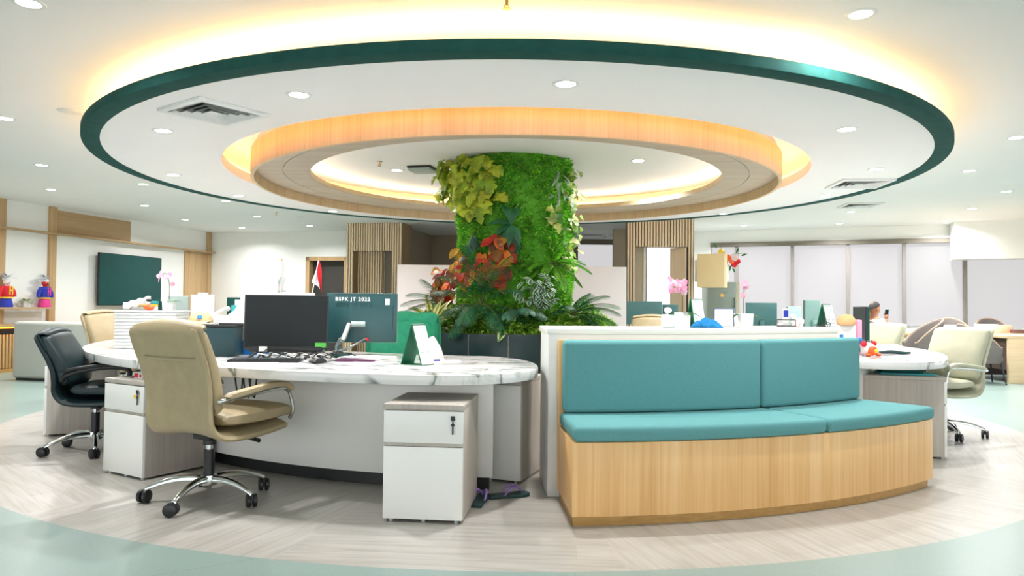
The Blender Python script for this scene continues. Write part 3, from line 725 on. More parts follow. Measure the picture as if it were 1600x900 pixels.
# green chair with a jacket over its back, on the inner side of the left desk
gc = chair((-.93, 5.72, 0), 262, 'chair with green back inside the ring behind the left marble desk', green_fab, green_fab, flap=False, arms=False, flute=0)
def drape(label, name, mat, W, ztop, zlow, rz, p, arm=True):
    rows = []
    n, mm = 30, 26
    for i in range(mm + 1):
        q = i / mm; r = []
        for j in range(n + 1):
            u = j / n * 2 - 1
            hang = (q - .42) / .58 if q > .42 else (q - .42) / .42
            z = ztop - (abs(hang) ** 1.15) * (ztop - zlow) * (1 if hang > 0 else .7); x = math.copysign(min(.07, .012 + abs(hang) * .3), hang) if hang else 0
            wv = .012 * sin(u * 9 + hang * 2) * abs(hang) + .006 * sin(u * 23)
            wide = W * (1 + .10 * max(0, abs(hang)))
            r.append((x + wv + .03 * u * u, u * wide, z - .03 * abs(u) ** 5 + .006 * cos(u * 7)))
        rows.append(r)
    t = thing(name, label, 'jacket', p, rz)
    m = MB(); m.loft(rows, closed=False); o = m.build('body', mat, t); o.modifiers.new('thickness', 'SOLIDIFY').thickness = .012
    if arm:
        m = MB(); m.tube([(.09, -W * .93, ztop - .04), (.13, -W * 1.08, ztop - .2), (.12, -W * 1.12, ztop - .42)], [.05, .06, .052], 12, sm=16); m.build('sleeve', mat, t)
        m = MB(); m.tube([(.12, -W * 1.12, ztop - .415), (.12, -W * 1.125, ztop - .445)], [.056, .056], 12); m.build('cuff', white_cloth, t)
    return t
drape('emerald green jacket draped over the chair back inside the ring', 'green_jacket', green_fab, .285, 1.075, .5, 82 - 180 + 180, (-.90, 6.05, 0), False)

# ------------------------------------------------------------------ monitors and desk things
def monitor(p, rz, label, wd=.54, ht=.335, zc=1.03, back=monback, front=screen, arm=False, stand='bar', edge=black, tilt=0, tb=.035):
    t = thing('monitor', label, 'monitor', p, rz, 'desktop monitors')
    z0 = p[2]; a, b = zc - ht / 2 - z0, zc + ht / 2 - z0
    T = Mx.Translation((0, 0, zc - z0)) @ Mx.Rotation(R(tilt), 4, 'X') @ Mx.Translation((0, 0, -(zc - z0)))
    m = MB(); m.M = T; m.box(-wd / 2, wd / 2, 0, tb, a, b); sh = m.build('housing', back, t, bev=.006)
    m = MB(); m.M = T; m.box(-wd / 2 + .008, wd / 2 - .008, -.002, .001, a + .018, b - .008); m.build('screen', front, t)
    m = MB(); m.M = T; e = .004
    m.box(-wd / 2 - .001, -wd / 2 + .008, -.003, .012, a, b + .001); m.box(wd / 2 - .008, wd / 2 + .001, -.003, .012, a, b + .001); m.box(-wd / 2, wd / 2, -.003, .012, b - .008, b + .001); m.box(-wd / 2, wd / 2, -.003, .012, a - .001, a + .018); m.build('bezel', edge, t, bev=.001)
    if stand == 'bar':
        m = MB(); m.box(-.03, .03, tb, tb + .04, .01, a + .1); m.build('stand_neck', back, t, bev=.006)
        Box(-.12, .12, -.04, .17, 0, .012).build('stand_base', black, t, bev=.005)
    return t
# nearest monitor facing the viewer, on splayed legs
mp = V((-1.555, 5.02, DZ))
t = monitor(mp, 4, 'black monitor facing the viewer, screen dark, above the keyboard', wd=.565, ht=.375, zc=1.0, stand=None, tilt=-3)
Box(-.25, .25, -.02, .03, .045, .085).build('speaker_bar', black, t, bev=.01)
m = MB()
for x in (-.18, .2): m.tube([(x, .01, .06), (x - .06, -.06, .004)], .011, 8); m.tube([(x, .01, .06), (x + .06, -.05, .004)], .011, 8); m.tube([(x, .02, .06), (x, .12, .004)], .011, 8)
m.build('stand_leg', black, t)
Box(-.03, .03, .035, .06, .08, .2).build('stand_neck', black, t)
Box(.2, .275, -.012, -.006, .06, .112).build('sticky_note', greennote, t); Box(-.175, -.12, -.026, -.021, .05, .085).build('sticky_note', paper, t, label='white note stuck on the left stand leg')
m = MB(); m.box(-.012, .012, -.006, -.0045, .073, .079); m.build('maker_mark', monside, t)
m = MB(); m.box(-.262, -.225, -.009, -.006, .062, .082); m.build('asset_sticker', red, t); m = MB(); m.box(-.224, -.19, -.009, -.006, .062, .082); m.build('asset_sticker', paper, t, label='white sticker')
# monitor seen from behind
mp2 = V((-1.10, 5.36, DZ))
t = monitor(mp2, 180 + 4, 'dark monitor seen from behind with white stencilled letters', wd=.51, ht=.36, zc=1.03, stand=None, tilt=4, edge=monside)
cu = bpy.data.curves.new('lettering', 'FONT'); cu.body = 'BSPK JT 2022'; cu.size = .036; cu.extrude = .0004; cu.align_x = 'CENTER'; cu.offset = .0012; cu.space_character = 1.25
lc = bpy.data.objects.new('lettering', cu); COL.objects.link(lc)
lo = bpy.data.objects.new('lettering', bpy.data.meshes.new_from_object(lc.evaluated_get(bpy.context.evaluated_depsgraph_get()))); bpy.data.objects.remove(lc)
COL.objects.link(lo); lo.parent = t; lo.name = 'lettering'; lo.data.materials.append(white_pl)
lo.matrix_local = Mx.Translation((.065, .0475, .405)) @ Mx.Rotation(R(4), 4, 'X') @ Mx.Rotation(pi, 4, 'Z') @ Mx.Rotation(pi / 2, 4, 'X')
m = MB(); m.M = Mx.Translation((0, 0, .28)) @ Mx.Rotation(R(4), 4, 'X') @ Mx.Translation((0, 0, -.28)); m.box(-.2, -.168, .035, .0365, .375, .42); m.build('barcode_label', paper, t)
m = MB(); m.M = Mx.Translation((0, 0, .28)) @ Mx.Rotation(R(4), 4, 'X') @ Mx.Translation((0, 0, -.28)); m.box(-.228, -.224, .035, .037, .2, .37); m.box(-.2, .2, .034, .036, .447, .4505); m.build('panel_groove', black, t)
a = MB(); a.tube([(.07, .06, .235), (-.03, .06, .235)], .021, 12); a.build('arm_head', monside, t)
a = MB(); a.tube([(.085, .07, .235), (.105, .14, .15), (.12, .17, .12)], .019, 10, sm=12); a.tube([(.12, .17, .13), (.15, .13, .07), (.13, .12, .02)], .022, 10, sm=12); a.build('monitor_arm', steel, t)
a = MB(); a.tube([(.0, .08, .11), (.08, .17, .06), (.15, .2, .04)], .005, 6, sm=10); a.tube([(-.03, .07, .13), (.06, .18, .08), (.17, .2, .03)], .004, 6, sm=10); a.build('cable', steel, t)
Box(.06, .19, .06, .2, 0, .03).build('arm_base', dark_teal, t, bev=.006); MB().ball((-.045, .06, .125), (.013, .01, .011)).build('red_plug', red, t)

def keyboard(p, rz, label):
    t = thing('keyboard', label, 'keyboard', p, rz)
    m = MB(); m.prism([(-.225, -.075), (.225, -.075), (.225, .075), (-.225, .075)], 0, .016); m.build('body', black, t, bev=.006)
    k = MB()
    for r in range(5):
        for c in range(18):
            x = -.212 + c * .0236; y = -.064 + r * .027; k.box(x, x + .02, y, y + .022, .016, .022)
    k.build('keys', plain('dark_keys', '#2A3234', .5), t, kind='stuff'); return t
keyboard((-1.6, 4.75, DZ), 3, 'black keyboard on the marble desk below the facing monitor')
t = thing('computer_mouse', 'black computer mouse right of the keyboard', 'mouse', (-1.235, 4.66, DZ), 60)
MB().slab([(-.06, .012), (-.03, .018), (.02, .017), (.055, .008)], .031, [.02, .034, .03, .014], n=14, m=16).build('shell', black, t)
MB().tube([(.055, 0, .006), (.1, .02, .004), (.2, .05, .004), (.33, .02, .004)], .0025, 6, sm=14).build('cord', black, t)
cb = MB()
for i in range(10):
    x = -1.78 + i * .06; cb.tube([(x, 4.98, .757), (x + .06, 4.9 + random.uniform(-.03, .03), .757 + random.uniform(.0, .05)), (x + .12, 5.0, .757 + random.uniform(.02, .07)), (x + .2, 5.06, .757)], .004, 6, sm=14)
tag(cb.build('cable_tangle', black), 'tangle of dark cables under the facing monitor', 'cables')
cb = MB()
for i in range(5):
    x = -1.75 + i * .1; cb.tube([(x, 5.0, .757), (x + .05, 4.92, .79), (x + .13, 4.99, .757), (x + .2, 4.93, .757)], .0045, 6, sm=14)
tag(cb.build('cable_tangle', white_pl), 'loose white cables behind the keyboard', 'cables')
m = MB(); 
for x in (-1.69, -1.64, -1.605): m.tube([(x, 4.46, .694), (x + .01, 4.47, .6), (x + .03, 4.48, .55), (x + .045, 4.46, .62), (x + .05, 4.46, .694)], .005, 6, sm=14)
tag(m.build('desk_cable', black), 'black cables hanging from the desk edge behind the tan chair', 'cables')
def sheet(p, rz, label, wx=.21, wy=.297, mat=paper, h=.004, name='paper_sheet', cat='paper', skew=3):
    m = MB(); n = max(1, skew)
    for i in range(n):
        m.M = Mx.Translation((random.uniform(-.01, .01), random.uniform(-.01, .01), h / n * i)) @ Mx.Rotation(R(random.uniform(-6, 6)), 4, 'Z'); m.box(-wx / 2, wx / 2, -wy / 2, wy / 2, 0, h / n * .96)
    m.M = None; o = m.build(name, mat); o.location = p; o.rotation_euler = (0, 0, R(rz)); return tag(o, label, cat)
sheet((-1.65, 4.62, DZ + .0005), 5, 'white sheet under the front edge of the keyboard', .3, .2, h=.001, skew=1) 
sheet((-.98, 5.0, DZ + .0005), 70, 'stack of white papers left of the green desk calendar', .24, .32, h=.022, skew=5)
sheet((-1.03, 4.86, DZ + .0005), 84, 'plum folder edge under the papers by the mouse', .1, .26, plumm, .012, 'folder', 'folder', 1)
sheet((-.92, 4.72, DZ + .0005), 50, 'thin loose white sheets in front of the plum folder', .22, .3, h=.002, skew=3)
def tent(p, rz, label, w=.16, h=.24, mat=green_card, dp=.13, group=None):
    t = thing('desk_calendar', label, 'calendar', p, rz, group)
    m = MB()
    for s in (-1, 1):
        m.add([(-w / 2, s * dp / 2, 0), (w / 2, s * dp / 2, 0), (w / 2, s * .004, h), (-w / 2, s * .004, h), (-w / 2, s * (dp / 2 - .004), 0), (w / 2, s * (dp / 2 - .004), 0), (w / 2, 0, h - .008), (-w / 2, 0, h - .008)], [(0, 1, 2, 3), (7, 6, 5, 4), (0, 4, 5, 1), (1, 5, 6, 2), (2, 6, 7, 3), (3, 7, 4, 0)])
    m.box(-w / 2, w / 2, -dp / 2, dp / 2, 0, .002); m.build('stand', mat, t, smooth=False)
    pg = MB(); T = lambda u, q, o: (u, -dp / 2 * (1 - q) - .004 * q - o, h * q)
    pg.add([T(-w / 2 + .004, .02, .002), T(w / 2 - .004, .02, .002), T(w / 2 - .004, .97, .002), T(-w / 2 + .004, .97, .002), T(-w / 2 + .004, .02, .006), T(w / 2 - .004, .02, .006), T(w / 2 - .004, .97, .006), T(-w / 2 + .004, .97, .006)], [(3, 2, 1, 0), (4, 5, 6, 7), (0, 1, 5, 4), (1, 2, 6, 5), (2, 3, 7, 6), (3, 0, 4, 7)])
    pg.build('pages', paper, t, smooth=False)
    gr = MB()
    for (u0, u1, q0, q1) in [(-.4, .3, .9, .93)] + [(-.42 + .14 * c, -.42 + .14 * c + .07, .55 + .07 * r, .58 + .07 * r) for r in range(5) for c in range(6) if (r * 3 + c) % 4] + [(-.42, .05, .46, .475), (-.42 , -.1, .3, .33), (.1, .35, .3, .33), (-.35, .3, .15, .17)]:
        a = [T(u * w, q, .0065) for u, q in ((u0, q0), (u1, q0), (u1, q1), (u0, q1))]; gr.add(a, [(0, 1, 2, 3)])
    gr.build('print', monside, t, smooth=False)
    m = MB()
    for i in range(10): x = -w / 2 + .012 + i * (w - .024) / 9; m.tube([(x, 0.007 * cos(q * .7), h - .003 + .007 * sin(q * .7)) for q in range(10)], .0012, 5)
    m.build('binding', steel, t)
    return t
tent((-.60, 4.66, DZ), 58, 'green tent calendar with white pages on the left marble desk', w=.13, h=.255, dp=.17)
# folded white paper by the calendar
t = thing('folded_paper', 'white folded paper standing on the desk right of the green calendar', 'paper', (-.545, 5.05, DZ), 10)
m = MB(); m.loft([[(-.085, 0, 0), (-.07, .02, .09), (-.02, .03, .155), (0, .02, .165)], [(.0, -.05, 0), (0, -.03, .09), (0, .0, .15), (.005, .015, .163)], [(.085, 0, 0), (.06, .02, .08), (.025, .03, .14), (.01, .02, .16)]], closed=False); o = m.build('fold', paper, t); o.modifiers.new('thickness', 'SOLIDIFY').thickness = .003
sheet((-.47, 4.93, DZ + .0005), 12, 'flat white paper with pen behind the green calendar', .24, .2, h=.003, skew=2)
m = MB(); m.tube([(-.6, 4.85, .759), (-.48, 4.9, .759)], .005, 8); tag(m.build('pen', royal), 'blue pen lying on the paper beside the green calendar', 'pen')

# ------------------------------------------------------------------ more things on the left desk
def on_desk(px, py, z=DZ + .0005): return on_z(px, py, z)
# ribbed white tray unit
t = thing('tray_unit', 'ribbed white plastic tray unit on the left desk behind the tan chair', 'tray', (-3.0, 6.08, DZ + .0005), 8)
m = MB(); z = 0
for k in range(11): m.box(-.24, .24, -.17, .17, z + .003, z + .024); z += .027
m.build('trays', white_pl, t, bev=.004, seg=1)
Box(-.25, .25, -.18, .18, z, z + .014).build('lid', white_pl, t, bev=.004); Box(-.23, .23, -.16, .16, 0, z).build('back', white_pl, t)
zt = DZ + z + .0155
for k, (mat, lab, cat, w_, h_) in enumerate([(paper, 'white folder at the bottom of the pile on the ribbed tray unit', 'folder', .2, .03), (yellow, 'yellow folder in the pile on the ribbed tray unit', 'folder', .2, .018), (teal_pl, 'teal folder topmost on the ribbed tray unit', 'folder', .21, .025)]):
    o = MB().box(-w_ / 2, w_ / 2, -.11, .11, 0, h_).build('folder', mat, bev=.003); o.location = (-3.06, 6.13, zt + .001 + [0, .031, .05][k]); o.rotation_euler = (0, 0, R(12)); tag(o, lab, cat)
t = thing('plastic_bag', 'crumpled white bag leaning on the folders on the tray unit', 'bag', (-3.06, 5.98, zt + .001), 10)
m = MB(); m.loft([[(-.12 + .02 * i, .03 * cos(j * 1.05), .03 + i * .006 + .03 * sin(j * 1.05) * (1 + .3 * sin(i * 2.1 + j))) for j in range(6)] for i in range(11)]); m.build('bag_body', white_cloth, t)
t = thing('toy_figure', 'small orange and dark toy beside the orchid on the tray unit', 'toy', (-2.97, 5.96, zt + .001), 0)
m = MB(); m.ball((0, 0, .022), (.045, .03, .022)); m.build('body', orange, t); MB().ball((-.015, 0, .06), (.02, .018, .022)).build('head', paper, t); MB().ball((-.005, .0, .082), (.026, .02, .014)).build('cap', black, t)
o = Box(-.035, .035, -.008, .008, 0, .075).build('dark_card', dark_teal); o.location = (-2.94, 6.06, zt + .001); tag(o, 'dark card upright behind the orange toy on the tray unit', 'card')

# ------------------------------------------------------------------ orchids in white pots
def flower(m, c, d, r, n=5):
    c = V(c); d = V(d).normalized(); a = d.cross(V((0, 0, 1)));
    if a.length < .1: a = V((1, 0, 0))
    a.normalize(); b = a.cross(d)
    for i in range(n):
        q = 2 * pi * i / n + .3; v = a * cos(q) + b * sin(q)
        m.leaf(c, v + d * .25, d, r, r * .95, (0.2, .8, 1, .9, .3), droop=.25, fold=.05)
def orchid(p, rz, label, s=1, petal=None, blooms=10, pot=True, group='potted orchids', lean=.05, h=.26):
    petal = petal or pinkm
    t = thing('potted_orchid', label, 'orchid', p, rz, group)
    m = MB(); q = .05 * s; hh = .1 * s
    m.loft([[(-q * .9, -q * .9, 0), (q * .9, -q * .9, 0), (q * .9, q * .9, 0), (-q * .9, q * .9, 0)], [(-q, -q, hh), (q, -q, hh), (q, q, hh), (-q, q, hh)], [(-q * .86, -q * .86, hh), (q * .86, -q * .86, hh), (q * .86, q * .86, hh), (-q * .86, q * .86, hh)], [(-q * .8, -q * .8, hh * .8), (q * .8, -q * .8, hh * .8), (q * .8, q * .8, hh * .8), (-q * .8, q * .8, hh * .8)]])
    m.build('pot', white_pl, t, bev=.003)
    l = MB()
    for k in range(5):
        a = random.uniform(0, 2 * pi) if k else 0
        l.leaf((0, 0, hh * .85), (cos(a), sin(a) * .8, .75), (0, 0, 1), .13 * s, .042 * s, droop=.9)
    l.build('leaves', leaf_dk, t)
    st = catmull([(0, 0, hh * .8), (.0, 0, hh + h * .5 * s), (lean * .5, 0, hh + h * .85 * s), (lean, -.01, hh + h * s), (lean * 1.8, -.02, hh + h * .97 * s)], 24)
    m = MB(); m.tube(st, .0025, 6); m.build('stem', stemm, t)
    f = MB()
    for k in range(blooms):
        c = st[23 - int(k * 13 / blooms)]; a = random.uniform(-1.2, 1.2)
        flower(f, c + V((random.uniform(-.05, .05), -.015, random.uniform(-.07, .015))) * s, (sin(a), -cos(a), random.uniform(-.1, .35)), .023 * s)
    f.build('blossoms', petal, t)
    return t
leaf_dk = leafmat('leaf_deep_green', ['#0E4A24', '#16602E', '#24783A'])
orchid((-2.85, 6.05, zt + .001), 8, 'small pink orchid in a white pot on the ribbed tray unit', .9, blooms=8, lean=-.03, h=.24)
# desk phone
t = thing('telephone', 'white desk telephone between the tray unit and the khaki cap', 'telephone', (-2.46, 6.2, DZ + .0005), 15)
m = MB(); m.prism([(-.1, -.1), (.1, -.1), (.1, .1), (-.1, .1)], 0, .19); m.build('stand', white_pl, t, bev=.008)
m = MB(); m.M = Mx.Translation((0, 0, .19)) @ Mx.Rotation(R(35), 4, 'X'); m.box(-.1, .1, -.1, .1, 0, .04); m.build('base', white_pl, t, bev=.01)
m = MB(); m.tube([(-.09, -.09, .22), (-.07, -.06, .27), (-.0, .02, .32), (.03, .08, .33)], [.022, .016, .016, .022], 10, sm=14); m.build('handset', white_pl, t)
m = MB()
for r in range(4):
    for c in range(3): m.M = Mx.Translation((0, 0, .19)) @ Mx.Rotation(R(35), 4, 'X'); m.box(.0 + c * .03, .02 + c * .03, -.07 + r * .03, -.05 + r * .03, .04, .044)
m.build('keypad', monside, t)
# dark box with cap and papers on it
t = thing('storage_box', 'dark teal box on the left desk beside the facing monitor', 'box', (-2.14, 5.28, DZ + .0005), 6)
Box(-.26, .17, -.14, .14, 0, .205).build('body', plain('petrol_plastic', '#173A3F', .45, noise=.06), t, bev=.006); Box(-.262, .172, -.142, .142, .206, .222).build('lid', black, t, bev=.004)
zb2 = DZ + .2235
t = thing('cap', 'khaki cap with a blue badge lying on the dark box', 'cap', (-2.25, 5.27, zb2), -70)
rings = []
for i in range(9):
    q = i / 8 * pi / 2; rings.append([(.085 * cos(q) * cos(a) - .012 * sin(q), .085 * cos(q) * sin(a), .012 + .085 * sin(q) + .004 * sin(3 * a) * cos(q)) for a in [2 * pi * j / 24 for j in range(24)]])
MB().loft(rings).build('crown', khaki, t)
m = MB(); m.slab([(.06, .018), (.1, .02), (.15, .008)], [.085, .078, .05], .008, n=14, m=20, bow=-.012, ex=2.4, er=.02); m.build('brim', khaki, t)
m = MB(); m.M = Mx.Translation((.077, -.005, .052)) @ Mx.Rotation(R(62), 4, 'Y'); m.lathe([(.001, 0), (.017, 0), (.017, .004), (.001, .004)], 18); bd = m.build('badge', blue_pl, t)
m = MB(); m.M = Mx.Translation((.0785, -.003, .050)) @ Mx.Rotation(R(62), 4, 'Y'); m.box(-.008, .006, -.006, .008, .003, .0055); m.build('emblem', teal_pl, bd)
t = thing('tilted_papers', 'white sheets propped up behind the dark box lid', 'paper', (-2.0, 5.33, zb2), 4)
m = MB(); m.loft([[(-.13, -.11, .004), (-.04, .03, .1), (-.02, .06, .15)], [(.08, -.11, .004), (.12, .03, .1), (.13, .06, .15)]], closed=False); o = m.build('sheet', paper, t); o.modifiers.new('thickness', 'SOLIDIFY').thickness = .004
Box(-.1, .07, -.125, -.115, 0, .012).build('clip_strip', black, t)
# blue box and white screen behind the black monitor
o = Box(-.09, .09, -.05, .05, 0, .1).build('blue_box', blue_pl, bev=.004); o.location = (-1.905, 5.42, DZ + .0005); tag(o, 'bright blue box behind the left stand leg of the facing monitor', 'box')
t = thing('white_monitor', 'white screen back standing just behind the black facing monitor', 'monitor', (-1.735, 5.38, DZ + .0005), 4, 'desktop monitors')
Box(-.27, .27, 0, .03, .105, .46).build('housing', white_pl, t, bev=.006); Box(-.262, .262, .03, .031, .112, .452).build('screen', screen, t); Box(-.05, .05, .004, .026, .01, .11).build('stand_neck', steel, t); Box(-.1, .1, -.05, .08, 0, .01).build('stand_base', steel, t, bev=.003)
# pale screens further round the left desk
def pale_screen(px, py, Y, wpx, label, mat, top, h=.32, rz=0, bump=False):
    q = at_y(px, py, Y); wd = wpx / FPX * Y / max(.3, cos(R(rz)))
    t = thing('desktop_computer', label, 'monitor', (q.x, Y, DZ + .0005), rz, 'desktop monitors')
    a = top - DZ - h
    Box(-wd / 2, wd / 2, 0, .035, a, a + h).build('housing', mat, t, bev=.008); Box(-wd / 2 + .01, wd / 2 - .01, .035, .036, a + .02, a + h - .01).build('screen', screen, t)
    Box(-.05, .05, -.005, .02, .01, a + .1).build('stand_neck', mat, t, bev=.004); Box(-.09, .09, -.05, .09, 0, .012).build('stand_base', mat, t, bev=.004)
    if bump: Box(-.05, .05, .0, .03, a + h, a + h + .02).build('camera', mat, t, bev=.008)
    return t
pale_screen(278, 470, 7.7, 31, 'pale grey monitor back behind the pink orchid on the left desk', monside, 1.20, rz=6)
pale_screen(316, 470, 6.9, 38, 'white computer back with a rounded camera tab behind the khaki cap', white_pl, 1.205, rz=-4, bump=True)
pale_screen(367, 470, 7.2, 28, 'dark monitor back beside the small teal box, behind the propped sheets', dark_teal, 1.185, rz=-10)
t = thing('teal_organiser', 'small teal plastic organiser by the dark far monitor on the left', 'organiser', (-2.40, 6.4, DZ + .0005), 0)
Box(-.055, .055, -.04, .04, 0, .36).build('body', teal_pl, t, bev=.004); Box(-.03, .02, -.02, .02, .3605, .41).build('card', paper, t)
# desk flags
def flag(px, Y, label, mats, toppx, topy, emblem=False):
    b = at_y(px, 560, Y); tp = at_y(toppx, topy, Y); bp = V((b.x, Y, DZ + .0005))
    t = thing('desk_flag', label, 'flag', bp, 0); T = tp - bp
    MB().lathe([(.001, 0), (.035, 0), (.03, .012), (.012, .018), (.001, .018)], 18).build('base', white_pl, t)
    MB().tube([(0, 0, .01), tuple(T)], .004, 8).build('pole', white_pl, t)
    MB().ball(tuple(T), .008).build('finial', gold, t)
    for mt, left, right in mats:
        m = MB(); rows = []
        LP = catmull([at_y(a_, b_, Y) for a_, b_ in left], 12); RP = catmull([at_y(a_, b_, Y) for a_, b_ in right], 12)
        for i in range(13): rows.append([LP[i].lerp(RP[i], u) - bp + V((0, .012 * sin(u * 6 + i * .5) + .008, 0)) for u in [q / 8 for q in range(9)]])
        m.loft(rows, closed=False); o = m.build('cloth', mt, t); o.modifiers.new('thickness', 'SOLIDIFY').thickness = .0015
    if emblem:
        m = MB()
        for dx, dz, r in ((-.006, -.17, .012), (.004, -.15, .008), (-.012, -.19, .007)): m.ball((T.x + dx, T.y - .03, T.z + dz), (r, .003, r * 1.3))
        m.build('emblem', monside, t)
    return t
flag(470, 5.55, 'small red and white flag on a slanted pole behind the facing monitor', [(red, [(497.5, 407), (493, 421), (496, 430), (499, 449)], [(499, 407), (501, 418), (502, 440), (503, 458)]), (white_cloth, [(492.5, 423), (489, 433), (487.5, 441), (496, 447)], [(494, 424), (497, 431), (499, 445), (500, 452)])], 498, 405)
flag(436, 6.0, 'small white flag with a grey emblem hanging behind the facing monitor', [(white_cloth, [(438, 408), (435, 422), (434, 440), (433, 457)], [(441, 408), (444, 420), (446, 438), (447, 456)])], 440, 406, True)

# flip-flops
def flipflop(p, rz, label):
    t = thing('flip_flop', label, 'flip-flop', p, rz, 'pair of flip-flops')
    ol = [(-.125, .0, .030), (-.11, 0, .036), (-.05, 0, .033), (0, 0, .034), (.06, .004, .044), (.1, .004, .043), (.125, .004, .028), (.133, .004, .012)]
    P = []; Q = []
    cs = catmull(ol, 30)
    poly = [(c.x, c.y + c.z) for c in cs] + [(c.x, c.y - c.z) for c in reversed(cs)]
    MB().prism(poly, 0.001, .02).build('sole', slip, t, bev=.004)
    m = MB()
    for s in (-1, 1): m.tube([(.085, .004, .02), (.075, .004 + s * .006, .04), (.04, s * .026, .062), (-.005, s * .036, .05), (-.03, s * .031, .018)], [.004, .006, .0075, .007, .005], 8, sm=18)
    m.build('strap', purple, t); return t
flipflop((-.17, 4.21, 0), 72 + 8, 'flip-flop with purple strap right against the nearest white pedestal')
flipflop((-.01, 4.33, 0), 18, 'flip-flop with purple strap pointing at the pale partition')
t = thing('carton', 'small red and white carton on the pedestal behind the nearest tan chair', 'carton', (-2.38, 4.78, .6262), -31)
Box(-.09, .09, -.04, .04, 0, .045).build('box', paper, t, bev=.002); m = MB(); m.box(-.085, -.045, -.0415, -.0405, .008, .038); m.box(0.01, .05, -.0415, -.0405, .006, .039); m.box(-.03, -.01, -.0415, -.0405, .014, .03); m.build('print', red, t)
o = Box(-.05, .05, -.07, .07, 0, .02).build('teal_case', teal_pl, bev=.004); o.location = (.09, 4.82, .656); o.rotation_euler = (0, 0, R(-20)); tag(o, 'teal case on the pedestal between desk end and pale partition', 'case')

# ------------------------------------------------------------------ left wall: battens, shelves, television, dolls
def wbox(name, pxy0, pxy1, y0, y1, mat, thing_=None, off=0):
    s0, z0 = wl(*pxy0, off); s1, z1 = wl(*pxy1, off)
    return (min(s0, s1), max(s0, s1), y0, y1, min(z0, z1), max(z0, z1))
def lw(o): return placed(o, WL)
s0, z0 = wl(74, 400); s1, _ = wl(84, 400)
k = 6
def tr(b, mat, **kw):
    global k
    o = lw(MB().box(*b).build('trim_%d' % k, mat, bev=.002)); k += 1; return struct(o)
zc_ = wl(78, 502)[1]
tr((s0, s1, -.06, -.001, 0, CZ - .002), wallwood)
sa = wl(4, 400)[0]; tr((sa - .14, sa, -.06, -.001, 0, CZ - .002), wallwood)
sb = wl(330, 400)[0]; sb = min(sb, ULEN - .002)
sc_ = wl(322, 400)[0]; tr((sc_, sb, -.06, -.001, 0, CZ - .002), wallwood)
zs = wl(200, 378)[1]; zs = (wl(20, 358)[1] + wl(250, 386.5)[1]) / 2
sr = wl(202, 360)[0]; tr((s1 + .005, sr, -.035, -.001, zs + .03, wl(140, 337)[1]), wallwood_h)
s2 = wl(287, 420)[0]; tr((s2, sc_ - .005, -.04, -.001, 0, zs - .03), wallwood)
t = lw(thing('wall_shelf', 'long thin oak shelf high on the left wall above the television', 'shelf'))
Box(-2.5, ULEN - .01, -.17, -.062, zs - .018, zs + .018).build('board', wallwood_h, t, bev=.002)
zd_ = wl(40, 480)[1]; sd_ = wl(82, 479, .2)[0]
t = lw(thing('wall_shelf', 'lower oak shelf on the left wall carrying the two dolls', 'shelf'))
Box(-2.5, sd_, -.26, -.062, zd_ - .03, zd_).build('board', wallwood_h, t, bev=.002)
zk = wl(34, 506, .3)[1]
t = lw(thing('wall_counter', 'low oak counter along the left wall with an amber-lit slatted front', 'counter'))
Box(-2.5, 6.0, -.42, -.062, zk - .04, zk).build('counter_top', wallwood_h, t, bev=.003)
Box(-2.5, 1.2, -.34, -.07, 0.06, zk - .16).build('back_panel', fluted_dark, t)
m = MB()
for i in range(45): m.box(-1.6 + i * .06, -1.565 + i * .06, -.375, -.341, .06, zk - .16)
m.build('slats', fluted_dark, t, bev=.006, seg=1); Box(-2.5, 1.2, -.4, -.07, 0, .055).build('plinth', oak_side, t); Box(-2.5, 1.2, -.36, -.07, zk - .155, zk - .041).build('shadow_box', black, t)
Box(-2.5, 1.2, -.415, -.405, zk - .06, zk - .045).build('led_strip', counter_led, t, label='amber light strip under the counter edge')
# television
a0, tz = wl(155, 394, .12); a1, _ = wl(252, 403, .12); bz = wl(200, 477.5, .12)[1]
t = lw(thing('television', 'large dark wall-mounted television on the left wall', 'television'))
Box(a0, a1, -.13, -.085, bz, tz).build('housing', black, t, bev=.004); Box(a0 + .006, a1 - .006, -.134, -.13, bz + .012, tz - .006).build('screen', tvscreen, t)
Box((a0 + a1) / 2 - .2, (a0 + a1) / 2 + .2, -.085, -.002, (bz + tz) / 2 - .15, (bz + tz) / 2 + .15).build('wall_bracket', black, t)
